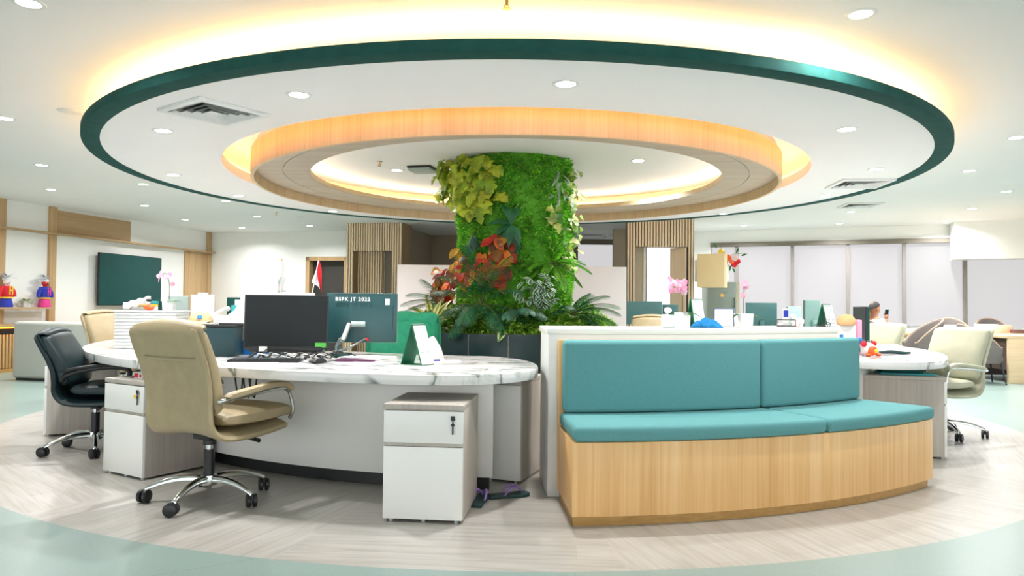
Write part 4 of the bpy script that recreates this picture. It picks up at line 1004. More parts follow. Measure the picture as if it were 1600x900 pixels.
# dolls
def doll(px, label, body, skirt, face, sash):
    s, _ = wl(px, 470, .16); t = placed(thing('doll', label, 'doll', (0, 0, 0), 0, 'costumed dolls on the shelf'), WL @ Mx.Translation((s, -.165, zd_ + .001)) @ Mx.Diagonal((.95, .95, 1, 1)))
    MB().lathe([(.001, 0), (.10, 0), (.105, .03), (.09, .09), (.075, .16), (.001, .16)], 20).build('skirt', skirt, t)
    MB().lathe([(.078, .145), (.09, .16), (.1, .24), (.095, .31), (.06, .345), (.001, .35)], 20).build('tunic', body, t)
    for q in (-1, 1): MB().tube([(q * .08, 0, .32), (q * .13, -.01, .25), (q * .145, -.015, .17)], [.035, .036, .03], 10, sm=10).build('arm', body, t); 
    MB().tube([(0, 0, .33), (0, 0, .38)], .03, 10).build('neck', face, t)
    hd = MB().ball((0, -.005, .415), (.06, .055, .06), 16, 10).build('head', face, t)
    m = MB(); 
    for q in (-1, 1): m.ball((q * .022, -.056, .425), (.009, .005, .007))
    m.build('eyes', paper, hd); MB().tube([(-.02, -.055, .392), (0, -.061, .388), (.02, -.055, .392)], .004, 6).build('mouth', black, hd)
    MB().lathe([(.055, .43), (.066, .445), (.058, .475), (.02, .49), (.001, .49)], 18).build('crown', paper, t)
    m = MB()
    for i in range(22):
        a = 2 * pi * i / 22 * 1.7; e = .3 + .5 * (i % 4) / 3; L = random.uniform(.11, .17)
        d = V((cos(a) * (1 - e * .6), sin(a) * (1 - e * .6), e)).normalized(); m.leaf(V((0, 0, .46)) + d * .03, d, (0, 0, 1), L, .03, droop=.4)
    m.build('headdress', leafmat('headdress_strips', ['#2F7F5A', '#E8E6EE', '#8C3FA0', '#F2F2F2', '#2F9F86', '#D9D9E6']) if 'headdress_strips' not in MATS else MATS['headdress_strips'], t)
    m = MB(); m.box(-.035, -.015, -.105, -.098, .2, .34); m.box(.015, .035, -.105, -.098, .2, .34); m.box(-.015, .015, -.105, -.098, .26, .28); m.build('sash', sash, t)
    MB().lathe([(.078, .14), (.098, .145), (.098, .165), (.078, .17)], 20, loop=True).build('belt', yellow, t)
doll(69, 'shelf doll in a royal blue tunic with red face and pink patterned skirt', royal, magenta, red, magenta)
doll(9, 'shelf doll in a red tunic with a blue skirt, at the left picture edge', red, royal, plain('doll_white_face', '#E6DAD2', .6), yellow)
s_, _ = wl(40, 470, .16)
t = placed(thing('potted_succulent', 'small green plant in a white pot between the two shelf dolls', 'plant'), WL @ Mx.Translation((s_, -.165, zd_ + .001)))
MB().lathe([(.001, 0), (.06, 0), (.075, .11), (.068, .11), (.06, .09), (.001, .09)], 20).build('pot', white_pl, t)
m = MB()
for i in range(26):
    a = i * 2.4; e = .15 + .75 * i / 26; d = V((cos(a) * (1 - e * .5), sin(a) * (1 - e * .5), e)).normalized(); m.leaf((0, 0, .09), d, (0, 0, 1), random.uniform(.11, .19), .04, droop=.5)
m.build('leaves', leafmat('succulent_leaf', ['#7E9A4A', '#A8B86A', '#5C8040']), t)
# sofa seen from behind
p = on_z(17, 594, 0)
t = thing('sofa', 'pale grey upholstered sofa back by the left wall counter', 'sofa', p, TH - 90)
MB().box(0, 2.3, 0, .28, .03, .835).build('backrest', grey_fab, t, bev=.05, seg=4)
MB().box(.0, 2.3, .285, 1.0, .03, .42).build('seat', grey_fab, t, bev=.04, seg=3)
MB().box(0.01, .2, .29, .95, .425, .62).build('armrest', grey_fab, t, bev=.04, seg=3); MB().box(2.1, 2.29, .29, .95, .425, .62).build('armrest', grey_fab, t, bev=.04, seg=3)
Box(.04, 2.26, .04, .95, 0, .029).build('plinth', black, t)

# ------------------------------------------------------------------ right side
o = None
a, b = at_y(621, 415, 12.3), at_y(979, 413.5, 12.3)
t = thing('partition_screen', 'plain white partition screen behind the planted column', 'partition', ((a.x + b.x) / 2, 12.3, 0), 0)
hw = (b.x - a.x) / 2; Box(-hw, hw, 0, .05, .03, 1.81).build('panel', plain('white_screen', '#ECE9EA', .6), t, bev=.004); Box(-hw, hw, -.01, .06, 0, .03).build('foot_rail', steel, t)
# things along the top of the pale partition
LZ = 1.0005
def led(px, back=.25):                           # a point on the partition top below a pixel column
    a = None
    for i in range(400):
        Y = 4 + i * .008; q = at_y(px, 500, Y)
        r = hypot(q.x - CX, Y - CY)
        if r < 3.64 - back: return V((q.x, Y, LZ))
orchid(led(1066, .14), -10, 'bright pink orchid in a white pot on the pale partition top', 1.0, blooms=14, lean=-.03, h=.2)
orchid(led(1162, .14), 12, 'sparse pale pink orchid in a white pot, right of the blue cloth', .95, petal=plain('dusty_pink_petal', '#D9A3B4', .6, noise=.1, nscale=60), blooms=6, lean=.01, h=.22)
q = led(1047, .24); t = thing('tissue_box', 'pale green box left of the bright pink orchid on the partition', 'box', q, -15)
Box(-.055, .055, -.05, .05, 0, .085).build('box', plain('pale_green_plastic', '#C9DDD5', .4), t, bev=.012, seg=3); m = MB(); m.leaf((-.02, 0, .085), (.2, 0, 1), (0, -1, .2), .06, .05, droop=.6); m.build('tissue', paper, t)
q = led(1104, .16); t = thing('blue_cloth', 'crumpled bright blue cloth on the partition between the two orchids', 'cloth', q, 0)
rows = [[(-.1 + .2 * i / 16, -.05 + .1 * j / 10, max(.002, (.05 * sin(pi * i / 16) ** .6 * sin(pi * j / 10) ** .6 * (1 + .4 * sin(i * 1.3 + j * .9))))) for j in range(11)] for i in range(17)]
m = MB(); m.loft(rows, closed=False); m.build('fold', blue_cloth, t).modifiers.new('thickness', 'SOLIDIFY').thickness = .004
tent(led(1087, .36), 28, 'green and white tent calendar behind the bright pink orchid', w=.1, h=.19, dp=.09)
tent(led(1131, .34), -16, 'white tent card with a dark blue side left of the pale orchid', w=.13, h=.125, dp=.08, mat=royal)
tent(led(1291, .13), 34, 'green and white tent calendar at the right end of the partition', w=.11, h=.165, dp=.09)
q = led(1228, .3); t = thing('letter_tray', 'small black wire letter tray on the partition top', 'tray', q, -15)
m = MB()
for z in (.005, .05):
    m.tube([(-.06, -.05, z), (.06, -.05, z), (.06, .05, z), (-.06, .05, z), (-.06, -.05, z)], .004, 6)
for x, y in ((-.06, -.05), (.06, -.05), (.06, .05), (-.06, .05)): m.tube([(x, y, 0.002), (x, y, .052)], .003, 6)
m.build('wire_frame', black, t); Box(-.058, .058, -.048, .048, .004, .008).build('bottom_plate', black, t)
q2 = q + V((0, 0, .056)); t = thing('photo_frame', 'tiny dark photo card standing in the black letter tray', 'photo frame', q + V((0, 0, .0095)), -15)
Box(-.022, .022, 0, .008, 0, .12).build('frame', paper, t); Box(-.016, .016, -.002, -.0005, .06, .11).build('picture', royal, t)
q = led(1247, .22); t = thing('bouquet', 'pale pink fabric roses lying on the partition right of the letter tray', 'flowers', q, 0)
m = MB()
for c, r in (((-.02, 0, .03), .03), ((.02, .0, .045), .028), ((-.025, .02, .075), .025), ((.005, .03, .02), .028)):
    for n_ in (5, 4): flower(m, c, (random.uniform(-.5, .5), -1, .5), r * (1 if n_ == 5 else .6), n_)
m.build('blossoms', palepink, t); MB().tube([(0, 0, .03), (.01, .05, .012), (.02, .09, .008)], .004, 6).build('stem', stemm, t)
q = led(1288, .07); t = thing('eyeglasses', 'dark folded eyeglasses at the right end of the partition top', 'glasses', q, 12)
m = MB()
for sx in (-.028, .028): m.tube([(sx + .022 * cos(a * pi / 8), 0, .02 + .017 * sin(a * pi / 8)) for a in range(17)], .002, 6)
m.tube([(-.006, 0, .024), (.006, 0, .024)], .002, 6); m.build('frame', black, t)
MB().tube([(-.05, 0, .026), (-.045, .06, .014), (.02, .07, .004)], .002, 6).build('temple', black, t); MB().tube([(.05, 0, .026), (.045, .05, .014), (-.02, .06, .004)], .002, 6).build('temple', black, t)
# far monitor backs on the right desk
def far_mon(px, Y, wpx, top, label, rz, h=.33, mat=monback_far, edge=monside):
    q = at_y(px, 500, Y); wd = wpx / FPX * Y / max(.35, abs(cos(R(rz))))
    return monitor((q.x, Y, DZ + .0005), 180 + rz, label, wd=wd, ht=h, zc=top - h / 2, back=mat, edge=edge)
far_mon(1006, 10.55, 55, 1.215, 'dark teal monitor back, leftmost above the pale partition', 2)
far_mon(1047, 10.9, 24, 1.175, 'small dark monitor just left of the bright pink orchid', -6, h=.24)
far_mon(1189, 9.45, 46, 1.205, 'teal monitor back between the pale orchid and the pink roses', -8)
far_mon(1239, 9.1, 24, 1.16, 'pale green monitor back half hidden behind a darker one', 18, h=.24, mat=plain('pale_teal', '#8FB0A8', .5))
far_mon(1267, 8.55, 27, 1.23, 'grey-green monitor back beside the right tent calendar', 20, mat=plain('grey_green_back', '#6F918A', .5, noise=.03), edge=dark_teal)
# right desk, nearer things
q = on_desk(1349, 550); t = monitor((q.x + .02, q.y + .12, DZ + .0005), 256, 'dark monitor seen almost edge-on at the right desk', wd=.5, ht=.31, zc=1.0, back=dark_teal, front=screen)
q = on_desk(1322, 540); t = thing('magazine_rack', 'white magazine holder beside the pink folder at the right desk', 'holder', (2.86, 6.22, DZ + .0005), -20)
Box(-.07, .07, -.04, .04, 0, .245).build('holder', paper, t, bev=.004)
o = Box(-.018, .018, -.08, .08, 0, .29).build('pink_folder', plain('pink_card', '#E79AB6', .6), bev=.003); o.location = (2.985, 6.26, DZ + .0005); o.rotation_euler = (0, 0, R(-20)); tag(o, 'pink folder upright next to the white magazine holder', 'folder')
t = thing('tan_hat', 'tan knitted hat on top of the white magazine holder', 'hat', (2.86, 6.22, DZ + .247), 0)
MB().lathe([(.001, 0), (.072, 0), (.078, .02), (.07, .055), (.045, .085), (.001, .092)], 20).build('crown', plain('tan_knit', '#D9A774', .9, noise=.08, nscale=60), t)
t = thing('bottle', 'little white bottle with blue cap behind the bench end', 'bottle', (2.62, 5.78, DZ + .0005))
MB().lathe([(.001, 0), (.022, 0), (.023, .12), (.014, .14), (.012, .15), (.001, .15)], 16).build('body', white_pl, t); MB().lathe([(.001, .15), (.014, .15), (.014, .18), (.001, .18)], 14).build('cap', blue_pl, t)
t = thing('plush_toy', 'orange and white plush toy on the right marble desk', 'toy', (2.93, 5.98, DZ + .0005), 10)
MB().ball((0, 0, .055), (.06, .055, .055), 14, 10).build('body', white_cloth, t)
hd = MB().ball((.005, -.05, .045), (.04, .035, .04), 14, 10).build('head', orange, t); MB().ball((.012, -.083, .045), (.018, .01, .014)).build('muzzle', yellow, hd)
for c in ((-.055, -.02, .1), (.05, .0, .1)): MB().ball(c, (.026, .02, .024)).build('ear', red, t)
for c in ((-.04, -.06, .014), (.055, -.05, .014)): MB().ball(c, (.026, .026, .013)).build('paw', orange, t)
m = MB()
for i in range(16):
    a = i * .9; d = V((cos(a) * .8, .3 + .3 * sin(a * 2), .5 + .5 * sin(a * 1.3))).normalized(); m.leaf(V((0, 0.01, .07)) + d * .045, d, (0, 0, 1), .035, .016)
m.build('tufts', slip, t)
t = thing('gift_pouch', 'small blue and green pouch behind the plush toy', 'pouch', (2.86, 6.04, DZ + .0005), 0)
MB().ball((0, 0, .045), (.035, .028, .045)).build('body', leaf_dk, t); MB().ball((.03, .02, .12), (.034, .025, .03)).build('bow', blue_pl, t); MB().tube([(0, 0, .08), (.03, .02, .11)], .012, 8).build('neck', blue_cloth, t)
t = thing('white_cloth', 'white cloth with a dark band on the right marble desk', 'cloth', (3.32, 6.33, DZ + .0005), -15)
rows = [[(-.12 + .24 * i / 16, -.07 + .14 * j / 10, max(.002, .075 * sin(pi * i / 16) ** .5 * sin(pi * j / 10) ** .5 * (1 + .25 * sin(i * 1.7 + j * .8)))) for j in range(11)] for i in range(17)]
m = MB(); m.loft(rows, closed=False); m.build('fold', white_cloth, t).modifiers.new('thickness', 'SOLIDIFY').thickness = .004
m = MB(); m.tube([(-.13, -.075, .012), (-.04, -.085, .02), (.05, -.08, .012), (.12, -.06, .014)], [.01, .014, .012, .008], 8, sm=14); m.build('dark_band', slip, t)
# folder stack on the right pedestal
o = MB().box(-.2, .2, -.12, .12, 0, .014).build('teal_folder', teal_pl, bev=.003); o.location = (3.13, 5.80, .6205); o.rotation_euler = (0, 0, R(-14)); tag(o, 'flat teal folder on the right drawer pedestal', 'folder')
o = MB().box(-.15, .15, -.1, .1, 0, .045).build('dark_case', dark_teal, bev=.004); o.location = (3.1, 5.82, .636); o.rotation_euler = (0, 0, R(-14)); tag(o, 'dark case on the teal folder under the right desk edge', 'case')

# cream wall cabinet, grey cabinet and the flower spray
a, b = at_y(1089, 440, 12.9), at_y(1127, 440, 12.9); z1_, z0_ = at_y(1108, 397, 12.9).z, at_y(1108, 449, 12.9).z
t = thing('wall_cabinet', 'cream cabinet fixed to the side of the right slatted portal', 'cabinet', (a.x, 12.9, 0), 30 - 4)
t.rotation_euler = (0, 0, R(-24)); w_ = .47
Box(0, w_, 0.02, .36, z0_, z1_).build('body', yellow_cab, t, bev=.003); Box(0.002, w_ - .002, 0, .019, z0_ + .002, z1_ - .002).build('door', yellow_cab, t, bev=.003)
Box(-.06, 0, .1, .3, z0_ + .1, z1_ - .1).build('bracket', white_pl, t)
a, b = at_y(1106, 440, 14.0), at_y(1150, 440, 14.0); z1_ = at_y(1130, 440.5, 14.0).z
t = thing('tall_cabinet', 'grey-green tall cabinet under the cream cabinet with a round brass badge', 'cabinet', (a.x, 14.0, 0), -4); w_ = b.x - a.x
Box(0, w_, .03, .6, .03, z1_).build('body', fridge_m, t, bev=.004); Box(.003, w_ - .003, 0, .029, .05, z1_ - .003).build('door', fridge_m, t, bev=.004)
Box(w_, w_ + .07, .05, .6, .03, z1_).build('side_panel', tan_wall, t); Box(.03, w_ - .03, .06, .55, 0, .03).build('plinth', black, t)
m = MB(); m.M = Mx.Translation((w_ * .5, -.001, z1_ - .26)) @ Mx.Rotation(pi / 2, 4, 'X'); m.lathe([(.001, 0), (.035, 0), (.035, .006), (.001, .006)], 18); m.build('badge', gold, t)
m = MB(); m.tube([(w_ - .05, -.03, z1_ - .5), (w_ - .05, -.03, z1_ - .3)], .008, 8); m.tube([(w_ - .05, 0, z1_ - .48), (w_ - .05, -.03, z1_ - .48)], .006, 6); m.tube([(w_ - .05, 0, z1_ - .32), (w_ - .05, -.03, z1_ - .32)], .006, 6); m.build('handle', black, t)
fb = V((at_y(1133, 440, 14.25).x, 14.25, z1_ + .001)); t = thing('flower_vase', 'spray of orange and red flowers in a vase on the tall cabinet', 'flowers', fb)
MB().lathe([(.001, 0), (.05, 0), (.07, .1), (.05, .22), (.035, .28), (.04, .3), (.03, .3), (.001, .28)], 20).build('vase', white_pl, t)
def fp(px, py, Y=14.15): return at_y(px, py, Y) - fb
m = MB()
for px, py in ((1117, 384), (1129, 392), (1139, 402), (1152, 404), (1150, 412), (1141, 420), (1168, 397)):
    q = fp(px, py); m.tube([(0, 0, .27), (q.x * .3, -.05, .27 + (q.z - .27) * .6 + .1), tuple(q)], .005, 6, sm=10)
m.build('stems', stemm, t)
for nm, mt, pts in (('orange_blossom', orange, ((1138, 402), (1143, 407))), ('yellow_blossom', yellow, ((1127, 394),)), ('white_blossom', palepink, ((1148, 403),)), ('red_blossom', red, ((1152, 408), (1147, 413)))):
    for a_ in pts:
        m = MB(); q = fp(*a_)
        for r_ in (.07, .05): flower(m, q, (random.uniform(-.3, .3), -1, .3), r_, 6)
        m.build(nm, mt, t)
m = MB()
for a_, d in (((1141, 414), (-.1, -.3, -1)), ((1144, 418), (.3, -.2, -.5)), ((1158, 400), (1, -.2, .5)), ((1150, 396), (.5, -.1, 1)), ((1120, 388), (-.4, 0, 1))): m.leaf(fp(*a_), d, (0, -1, .2), .13, .04)
m.build('leaves', leaf_dk, t)

# long table by the windows, tub chairs, and the person
t = thing('long_table', 'long pale wood table before the windows on the far right', 'table', (7.75, 11.35, 0), -3)
Box(-1.2, 1.6, .75, 1.6, .70, .75).build('table_top', tablewood, t, bev=.004); Box(-.02, 1.6, 0, .749, .70, .75).build('table_top', tablewood, t, bev=.004)
Box(0, .65, .0, .05, 0, .699).build('end_panel', tablewood, t, bev=.003); Box(-1.15, 1.5, 1.0, 1.04, .05, .699).build('modesty_panel', plain('maroon_panel', '#4B3330', .6, noise=.05), t)
Box(.05, .6, .06, .74, .2, .69).build('side_panel', plain('dark_brown_panel', '#574A42', .6), t); Box(-1.18, -1.12, .8, 1.5, 0, .699).build('leg_panel', tablewood, t); Box(1.5, 1.56, .1, 1.5, 0, .699).build('leg_panel', tablewood, t)
def tub(p, rz, label):
    t = thing('tub_chair', label, 'tub chair', p, rz, 'taupe tub chairs')
    rings = []
    n = 26
    for i in range(n + 1):
        q = i / n * 2 - 1; a = q * R(118); c, s = -cos(a), sin(a); zt_ = .64 + .40 * max(0, 1 - (abs(q) / .95) ** 2.0) ** 1.1; lean = .10 * (zt_ - .62) / .4
        r0, r1 = .27, .325
        rings.append([(c * r1 * .9, s * r1 * .88, .36), (c * (r1 + lean), s * r1, zt_ - .02), (c * (r1 - .02 + lean), s * (r1 - .02), zt_), (c * (r0 + lean), s * r0, zt_ - .02), (c * r0 * .92, s * r0 * .9, .42)])
    MB().loft(rings).build('shell', tub_fab, t, bev=.008)
    m = MB(); m.tube([tuple((V(r[2]))) for r in rings], .012, 8); m.build('edge_trim', tub_edge, t)
    MB().lathe([(.001, .38), (.24, .38), (.265, .41), (.26, .47), (.22, .49), (.001, .495)], 26).build('seat', tub_fab, t)
    for x, y in ((.17, .17), (.17, -.17), (-.17, .17), (-.17, -.17)): MB().tube([(x, y, .38), (x * 1.35, y * 1.35, .0)], [.018, .011], 8).build('leg', black, t)
    return t
tb = tub((6.58, 11.8, 0), 172, 'taupe tub chair with tan edge behind the pale green chair, nearest its left')
t2 = dup(tb, (7.42, 11.42, 0), -8, 'taupe tub chair partly hidden behind the right pale green chair')
t2.scale = (.92, .92, .88); tb.scale = (.92, .92, .95)
dup(tb, (8.1, 13.35, 0), 250, 'tub chair top beyond the table, left of the last window post')
dup(tb, (8.8, 13.3, 0), 250, 'tub chair top beyond the table, right of the last window post')
dup(tb, (6.2, 12.4, 0), 20, 'tub chair in which the person with the phone sits')
def clutter(name, cat, label, px, Y, mat, w_, d_, h_):
    q = at_y(px, 510, Y); o = Box(-w_ / 2, w_ / 2, -d_ / 2, d_ / 2, 0, h_).build(name, mat, bev=.006); o.location = (q.x, Y, .7605); tag(o, label, cat)
clutter('paper_pile', 'paper', 'white paper pile on the long table before the first tub chair', 1432, 12.4, paper, .34, .3, .05)
clutter('grey_box', 'box', 'low grey box on the long table near the middle window post', 1428, 12.85, steel, .2, .16, .1)
clutter('snack_box', 'box', 'pale orange box on the long table at the right', 1568, 12.3, plain('peach_card', '#F0B79A', .7), .2, .15, .13)
clutter('white_box', 'box', 'white box on the long table right of the last window post', 1541, 12.6, paper, .3, .2, .14)
clutter('book', 'book', 'dark book on the long table at the right picture edge', 1590, 12.2, plain('brown_book', '#6A4A44', .6), .22, .16, .06)
clutter('white_box', 'box', 'white box on the long table behind the second tub chair', 1480, 12.7, paper, .3, .2, .12)

# the person: seated, head turned to the left, holding a phone up before the face
def skinmesh(name, verts, edges, rad, mat, parent, sub=2):
    me = bpy.data.meshes.new(name); me.from_pydata(verts, edges, []); o = bpy.data.objects.new(name, me); COL.objects.link(o); o.parent = parent
    sk = o.modifiers.new('skin', 'SKIN'); sk.use_smooth_shade = True
    for i, r in enumerate(rad): me.skin_vertices[0].data[i].radius = r if isinstance(r, tuple) else (r, r)
    me.skin_vertices[0].data[0].use_root = True
    sb = o.modifiers.new('sub', 'SUBSURF'); sb.levels = sub; sb.render_levels = sub; me.materials.append(mat)
    return o
PP = at_y(1365, 488, 12.4)
t = thing('person', 'seated person in a white shirt holding up a phone, before the windows', 'person', (PP.x - .03, 12.4, 0), 20)      # faces +X
#            0 pelvis      1 belly        2 chest         3 neck           4 head low       5 head
vs = [(0, 0, .52), (.02, 0, .68), (.03, 0, .88), (.035, 0, 1.0), (.05, 0, 1.07), (.05, 0, 1.16),
      (.03, -.17, .93), (.10, -.22, .70), (.22, -.10, .86), (.26, -.06, .98),      # right arm raised to the phone
      (.03, .17, .93), (.10, .22, .70), (.30, .12, .66),                          # left arm on the lap
      (.08, -.1, .52), (.42, -.12, .50), (.42, -.12, .08), (.08, .1, .52), (.42, .12, .50), (.42, .12, .08), (.52, -.12, .05), (.52, .12, .05)]
es = [(0, 1), (1, 2), (2, 3), (3, 4), (4, 5), (2, 6), (6, 7), (7, 8), (8, 9), (2, 10), (10, 11), (11, 12), (0, 13), (13, 14), (14, 15), (0, 16), (16, 17), (17, 18), (15, 19), (18, 20)]
rd = [.13, .125, .13, .055, .07, .085, .06, .042, .034, .026, .06, .042, .03, .085, .062, .042, .085, .062, .042, .035, .035]
skinmesh('body', vs, es, rd, skin, t)
# head shape with features over the neck
m = MB(); hz_ = 1.145
rings = []
for i in range(13):
    q = i / 12; z = hz_ - .115 + .23 * q; s = max(.02, sin(pi * (.04 + .92 * q)) ** .55); rings.append([(.055 + .098 * s * cos(a) * (1 if cos(a) < 0 else .98) + .012 * (1 - q) * max(0, cos(a)), .074 * s * sin(a), z) for a in [2 * pi * j / 18 for j in range(18)]])
hd = m.loft(rings).build('head', skin, t)
MB().loft([[(.145, -.012, hz_ - .035), (.145, .012, hz_ - .035), (.15, 0, hz_ + .02)], [(.172, -.008, hz_ - .03), (.172, .008, hz_ - .03), (.152, 0, hz_ + .018)]]).build('nose', skin, hd)
for s in (-1, 1): MB().ball((.045, s * .076, hz_ - .005), (.02, .01, .03)).build('ear', skin, hd); MB().ball((.142, s * .03, hz_ + .012), (.008, .01, .006)).build('eye', hairm, hd)
MB().tube([(.145, -.022, hz_ - .06), (.152, 0, hz_ - .06), (.145, .022, hz_ - .06)], .004, 6).build('mouth', plain('lips', '#7E4A3C', .6), hd)
rings = []
for i in range(9):
    q = i / 8 * pi / 2; rings.append([(.045 + .105 * cos(q) * cos(a), .081 * cos(q) * sin(a), hz_ + .035 + .02 * max(0, cos(a)) * cos(q) + .09 * sin(q) - .05 * max(0, -cos(a)) * cos(q)) for a in [2 * pi * j / 20 for j in range(20)]])
MB().loft(rings).build('hair', hairm, t)
sv = [vs[i] for i in (0, 1, 2)] + [(.033, 0, .955)] + [vs[6], vs[7], (.2, -.15, .79), vs[10], vs[11], (.2, .16, .68)]
skinmesh('shirt', sv, [(0, 1), (1, 2), (2, 3), (2, 4), (4, 5), (5, 6), (2, 7), (7, 8), (8, 9)], [.145, .142, .148, .075, .075, .055, .046, .075, .055, .044], white_cloth, t)
tv_ = [vs[i] for i in (0, 13, 14, 15, 16, 17, 18)]
skinmesh('trousers', tv_, [(0, 1), (1, 2), (2, 3), (0, 4), (4, 5), (5, 6)], [.148, .1, .075, .055, .1, .075, .055], hairm, t)
hm = MB()
hm.ball((.275, -.045, 1.005), (.02, .035, .045), 12, 8)
for i in range(4): z = .985 + i * .018; hm.tube([(.28, -.06, z), (.305, -.055, z + .003), (.315, -.03, z + .006), (.30, -.008 + .003 * i, z + .006)], .0085, 8, sm=8)
hm.tube([(.27, -.03, 1.02), (.27, .0, 1.045), (.285, .01, 1.07)], .0095, 8, sm=8)
hm.build('hand', skin, t)
h2 = MB(); h2.ball((.33, .11, .655), (.045, .035, .02), 12, 8)
for i in range(4): h2.tube([(.36, .085 + i * .018, .655), (.40, .08 + i * .018, .65), (.42, .08 + i * .018, .635)], .0085, 8, sm=8)
h2.tube([(.33, .08, .66), (.36, .06, .655)], .0095, 8); h2.build('hand', skin, t)
MT = Mx.Translation((PP.x - .03, 12.4, 0)) @ Mx.Rotation(R(20), 4, 'Z')
tp = thing('phone', 'dark smartphone held up in the seated person\'s hand', 'phone'); tp.matrix_world = MT @ Mx.Translation((.288, -.03, .985)) @ Mx.Rotation(R(8), 4, 'Y')
Box(-.005, .005, -.038, .038, 0, .155).build('case', plain('phone_case', '#2C5B74', .4), tp, bev=.003); Box(-.0065, -.005, -.034, .034, .006, .149).build('screen', screen, tp)

# ------------------------------------------------------------------ planted column
RC = .62
struct(MB().lathe([(.001, .862), (RC - .02, .862), (RC - .02, 2.699), (.001, 2.699)], 48, (CX, CY, 0)).build('column', plain('column_core', '#4E9222', .9)))
def cyl(px, py, r=RC):
    d = ray(px, py); ox, oy = -CX, -CY
    A = d.x ** 2 + d.y ** 2; Bq = 2 * (ox * d.x + oy * d.y); Cq = ox * ox + oy * oy - r * r
    D = Bq * Bq - 4 * A * Cq
    t = (-Bq - sqrt(max(0, D))) / (2 * A)
    p = V((d.x * t, d.y * t, CAMH + d.z * t))
    if D < 0:                                    # just past the column's edge: leaves stand a little off its side
        e = V((p.x - CX, p.y - CY, 0)); e = e.normalized() * min(e.length, r + .13); p = V((CX + e.x, CY + e.y, p.z))
    return p
def outn(p): return V((p.x - CX, p.y - CY, 0)).normalized()
moss_m = leafmat('moss_green', ['#3F8E16', '#5CAE22', '#86D238', '#4E9E1C', '#A4DE4C'], .8)
def rv(s=1): return V((random.uniform(-s, s), random.uniform(-s, s), random.uniform(-s, s)))
m = MB()
for i in range(15000):
    a = random.uniform(-2.0, 2.0); z = random.uniform(.88, 2.69)
    lump = .015 * sin(a * 9 + z * 4) + .012 * sin(z * 13 + a * 5)
    n = V((sin(a), -cos(a), 0)); p = V((CX, CY, z)) + n * (RC - .025 + lump)
    d = (n + rv(.9)).normalized(); m.leaf(p, d, rv() + V((0, 0, .4)), random.uniform(.03, .065), .02, (.4, 1, .2), droop=0, fold=.1)
o = m.build('moss', moss_m, smooth=False); tag(o, 'bright green moss covering the round column', 'moss', kind='stuff')
def plant(name, label, cat='plant', group=None, loc=(0, 0, 0)): return thing(name, label, cat, loc, 0, group)
IVY = (.2, 1, .95, .5, .72, .5, .22, 0)
def climber(name, label, pts, n, L, W, cols, spread, prof=IVY, off=.05, matname=None, droop=.7, outw=.6):
    """leaves hung on the column around the given pixel spots: (px, py, rx, ry)"""
    c0 = cyl(*pts[0][:2]); t = plant(name, label, loc=tuple(c0))
    m = MB(); s = MB()
    for k in range(n):
        px, py, rx, ry = pts[k % len(pts)]
        q = sqrt(random.random()); a = random.uniform(0, 2 * pi)
        p = cyl(px + rx * q * cos(a), py + ry * q * sin(a)); nr = (outn(p) + V((0, -.7, 0))).normalized(); side = V((-nr.y, nr.x, 0))
        p = p + nr * random.uniform(.01, off) - c0
        d = nr * outw + side * random.uniform(-.8, .8) + V((0, 0, random.uniform(-1.0, .15)))
        l = L * random.uniform(.7, 1.25)
        m.leaf(p, d, nr + V((0, 0, .5)), l, W * l / L, prof, droop=droop, fold=.15, wav=.004)
        if k % 4 == 0: s.tube([p - nr * .05, p - nr * .02 + V((0, 0, .01)), p], .003, 5)
    m.build('leaves', leafmat(matname or name, cols), t); s.build('stem', stemm, t)
    return t
climber('golden_pothos', 'golden yellow lobed vine at the upper left of the planted column', [(742, 262, 44, 20), (720, 290, 32, 28), (752, 300, 34, 22), (745, 320, 16, 14), (708, 265, 18, 22), (715, 300, 22, 26)], 230, .125, .115,
        ['#BCCB38', '#94B52E', '#D3D94C', '#7FA828', '#C6D042', '#5E9424'], 1, off=.13)
climber('climbing_ivy', 'pale yellow-green ivy hanging on the right edge of the column', [(888, 295, 9, 30), (893, 330, 8, 30), (890, 370, 10, 30), (884, 402, 12, 22), (866, 345, 12, 22)], 62, .10, .085, ['#9DB43A', '#6E9A2C', '#C4C867', '#4C8A2A', '#DAD79A'], 1, off=.12)
climber('striped_vine', 'narrow white-striped leaves high on the right side of the column', [(872, 290, 8, 24)], 14, .17, .03, ['#6F8F6A', '#A9BFA6', '#4B7A46'], 1, prof=(0, .7, 1, .9, .5, 0), off=.06, droop=.9)
# croton with red, orange and yellow leaves
climber('croton', 'red, orange and yellow croton leaves across the middle of the column', [(735, 412, 30, 22), (762, 415, 30, 24), (785, 400, 16, 30), (710, 440, 22, 18), (697, 452, 12, 14), (778, 425, 22, 16), (784, 380, 12, 14), (722, 425, 20, 18), (712, 430, 18, 18), (700, 450, 14, 14)], 175, .135, .078,
        ['#C3261C', '#E2442A', '#8E1B1B', '#E8732C', '#D8A92E', '#7A4A24', '#D9574A', '#5A3A1E'], 1, prof=(0, .7, 1, .95, .6, 0), off=.16, droop=.6)
def rosette(name, label, c, dirs, L, W, mat, prof=(0, .6, 1, 1, .75, .35, 0), droop=.5, fold=.2, cat='plant', group=None):
    t = plant(name, label, cat, group, tuple(c)); m = MB()
    for d, k in dirs: m.leaf(V((0, 0, 0)), d, (0, -.6, .6), L * k, W, prof, droop=droop, fold=fold, wav=.003)
    m.build('leaves', mat, t); s = MB(); s.tube([(0, .03, -.03), (0, 0, 0)], .01, 6); s.build('stem', stemm, t); return t
deep = leafmat('broad_leaf_green', ['#2C6A48', '#3E8059', '#2A6440'])
c = cyl(800, 352) + V((0, -.05, 0))
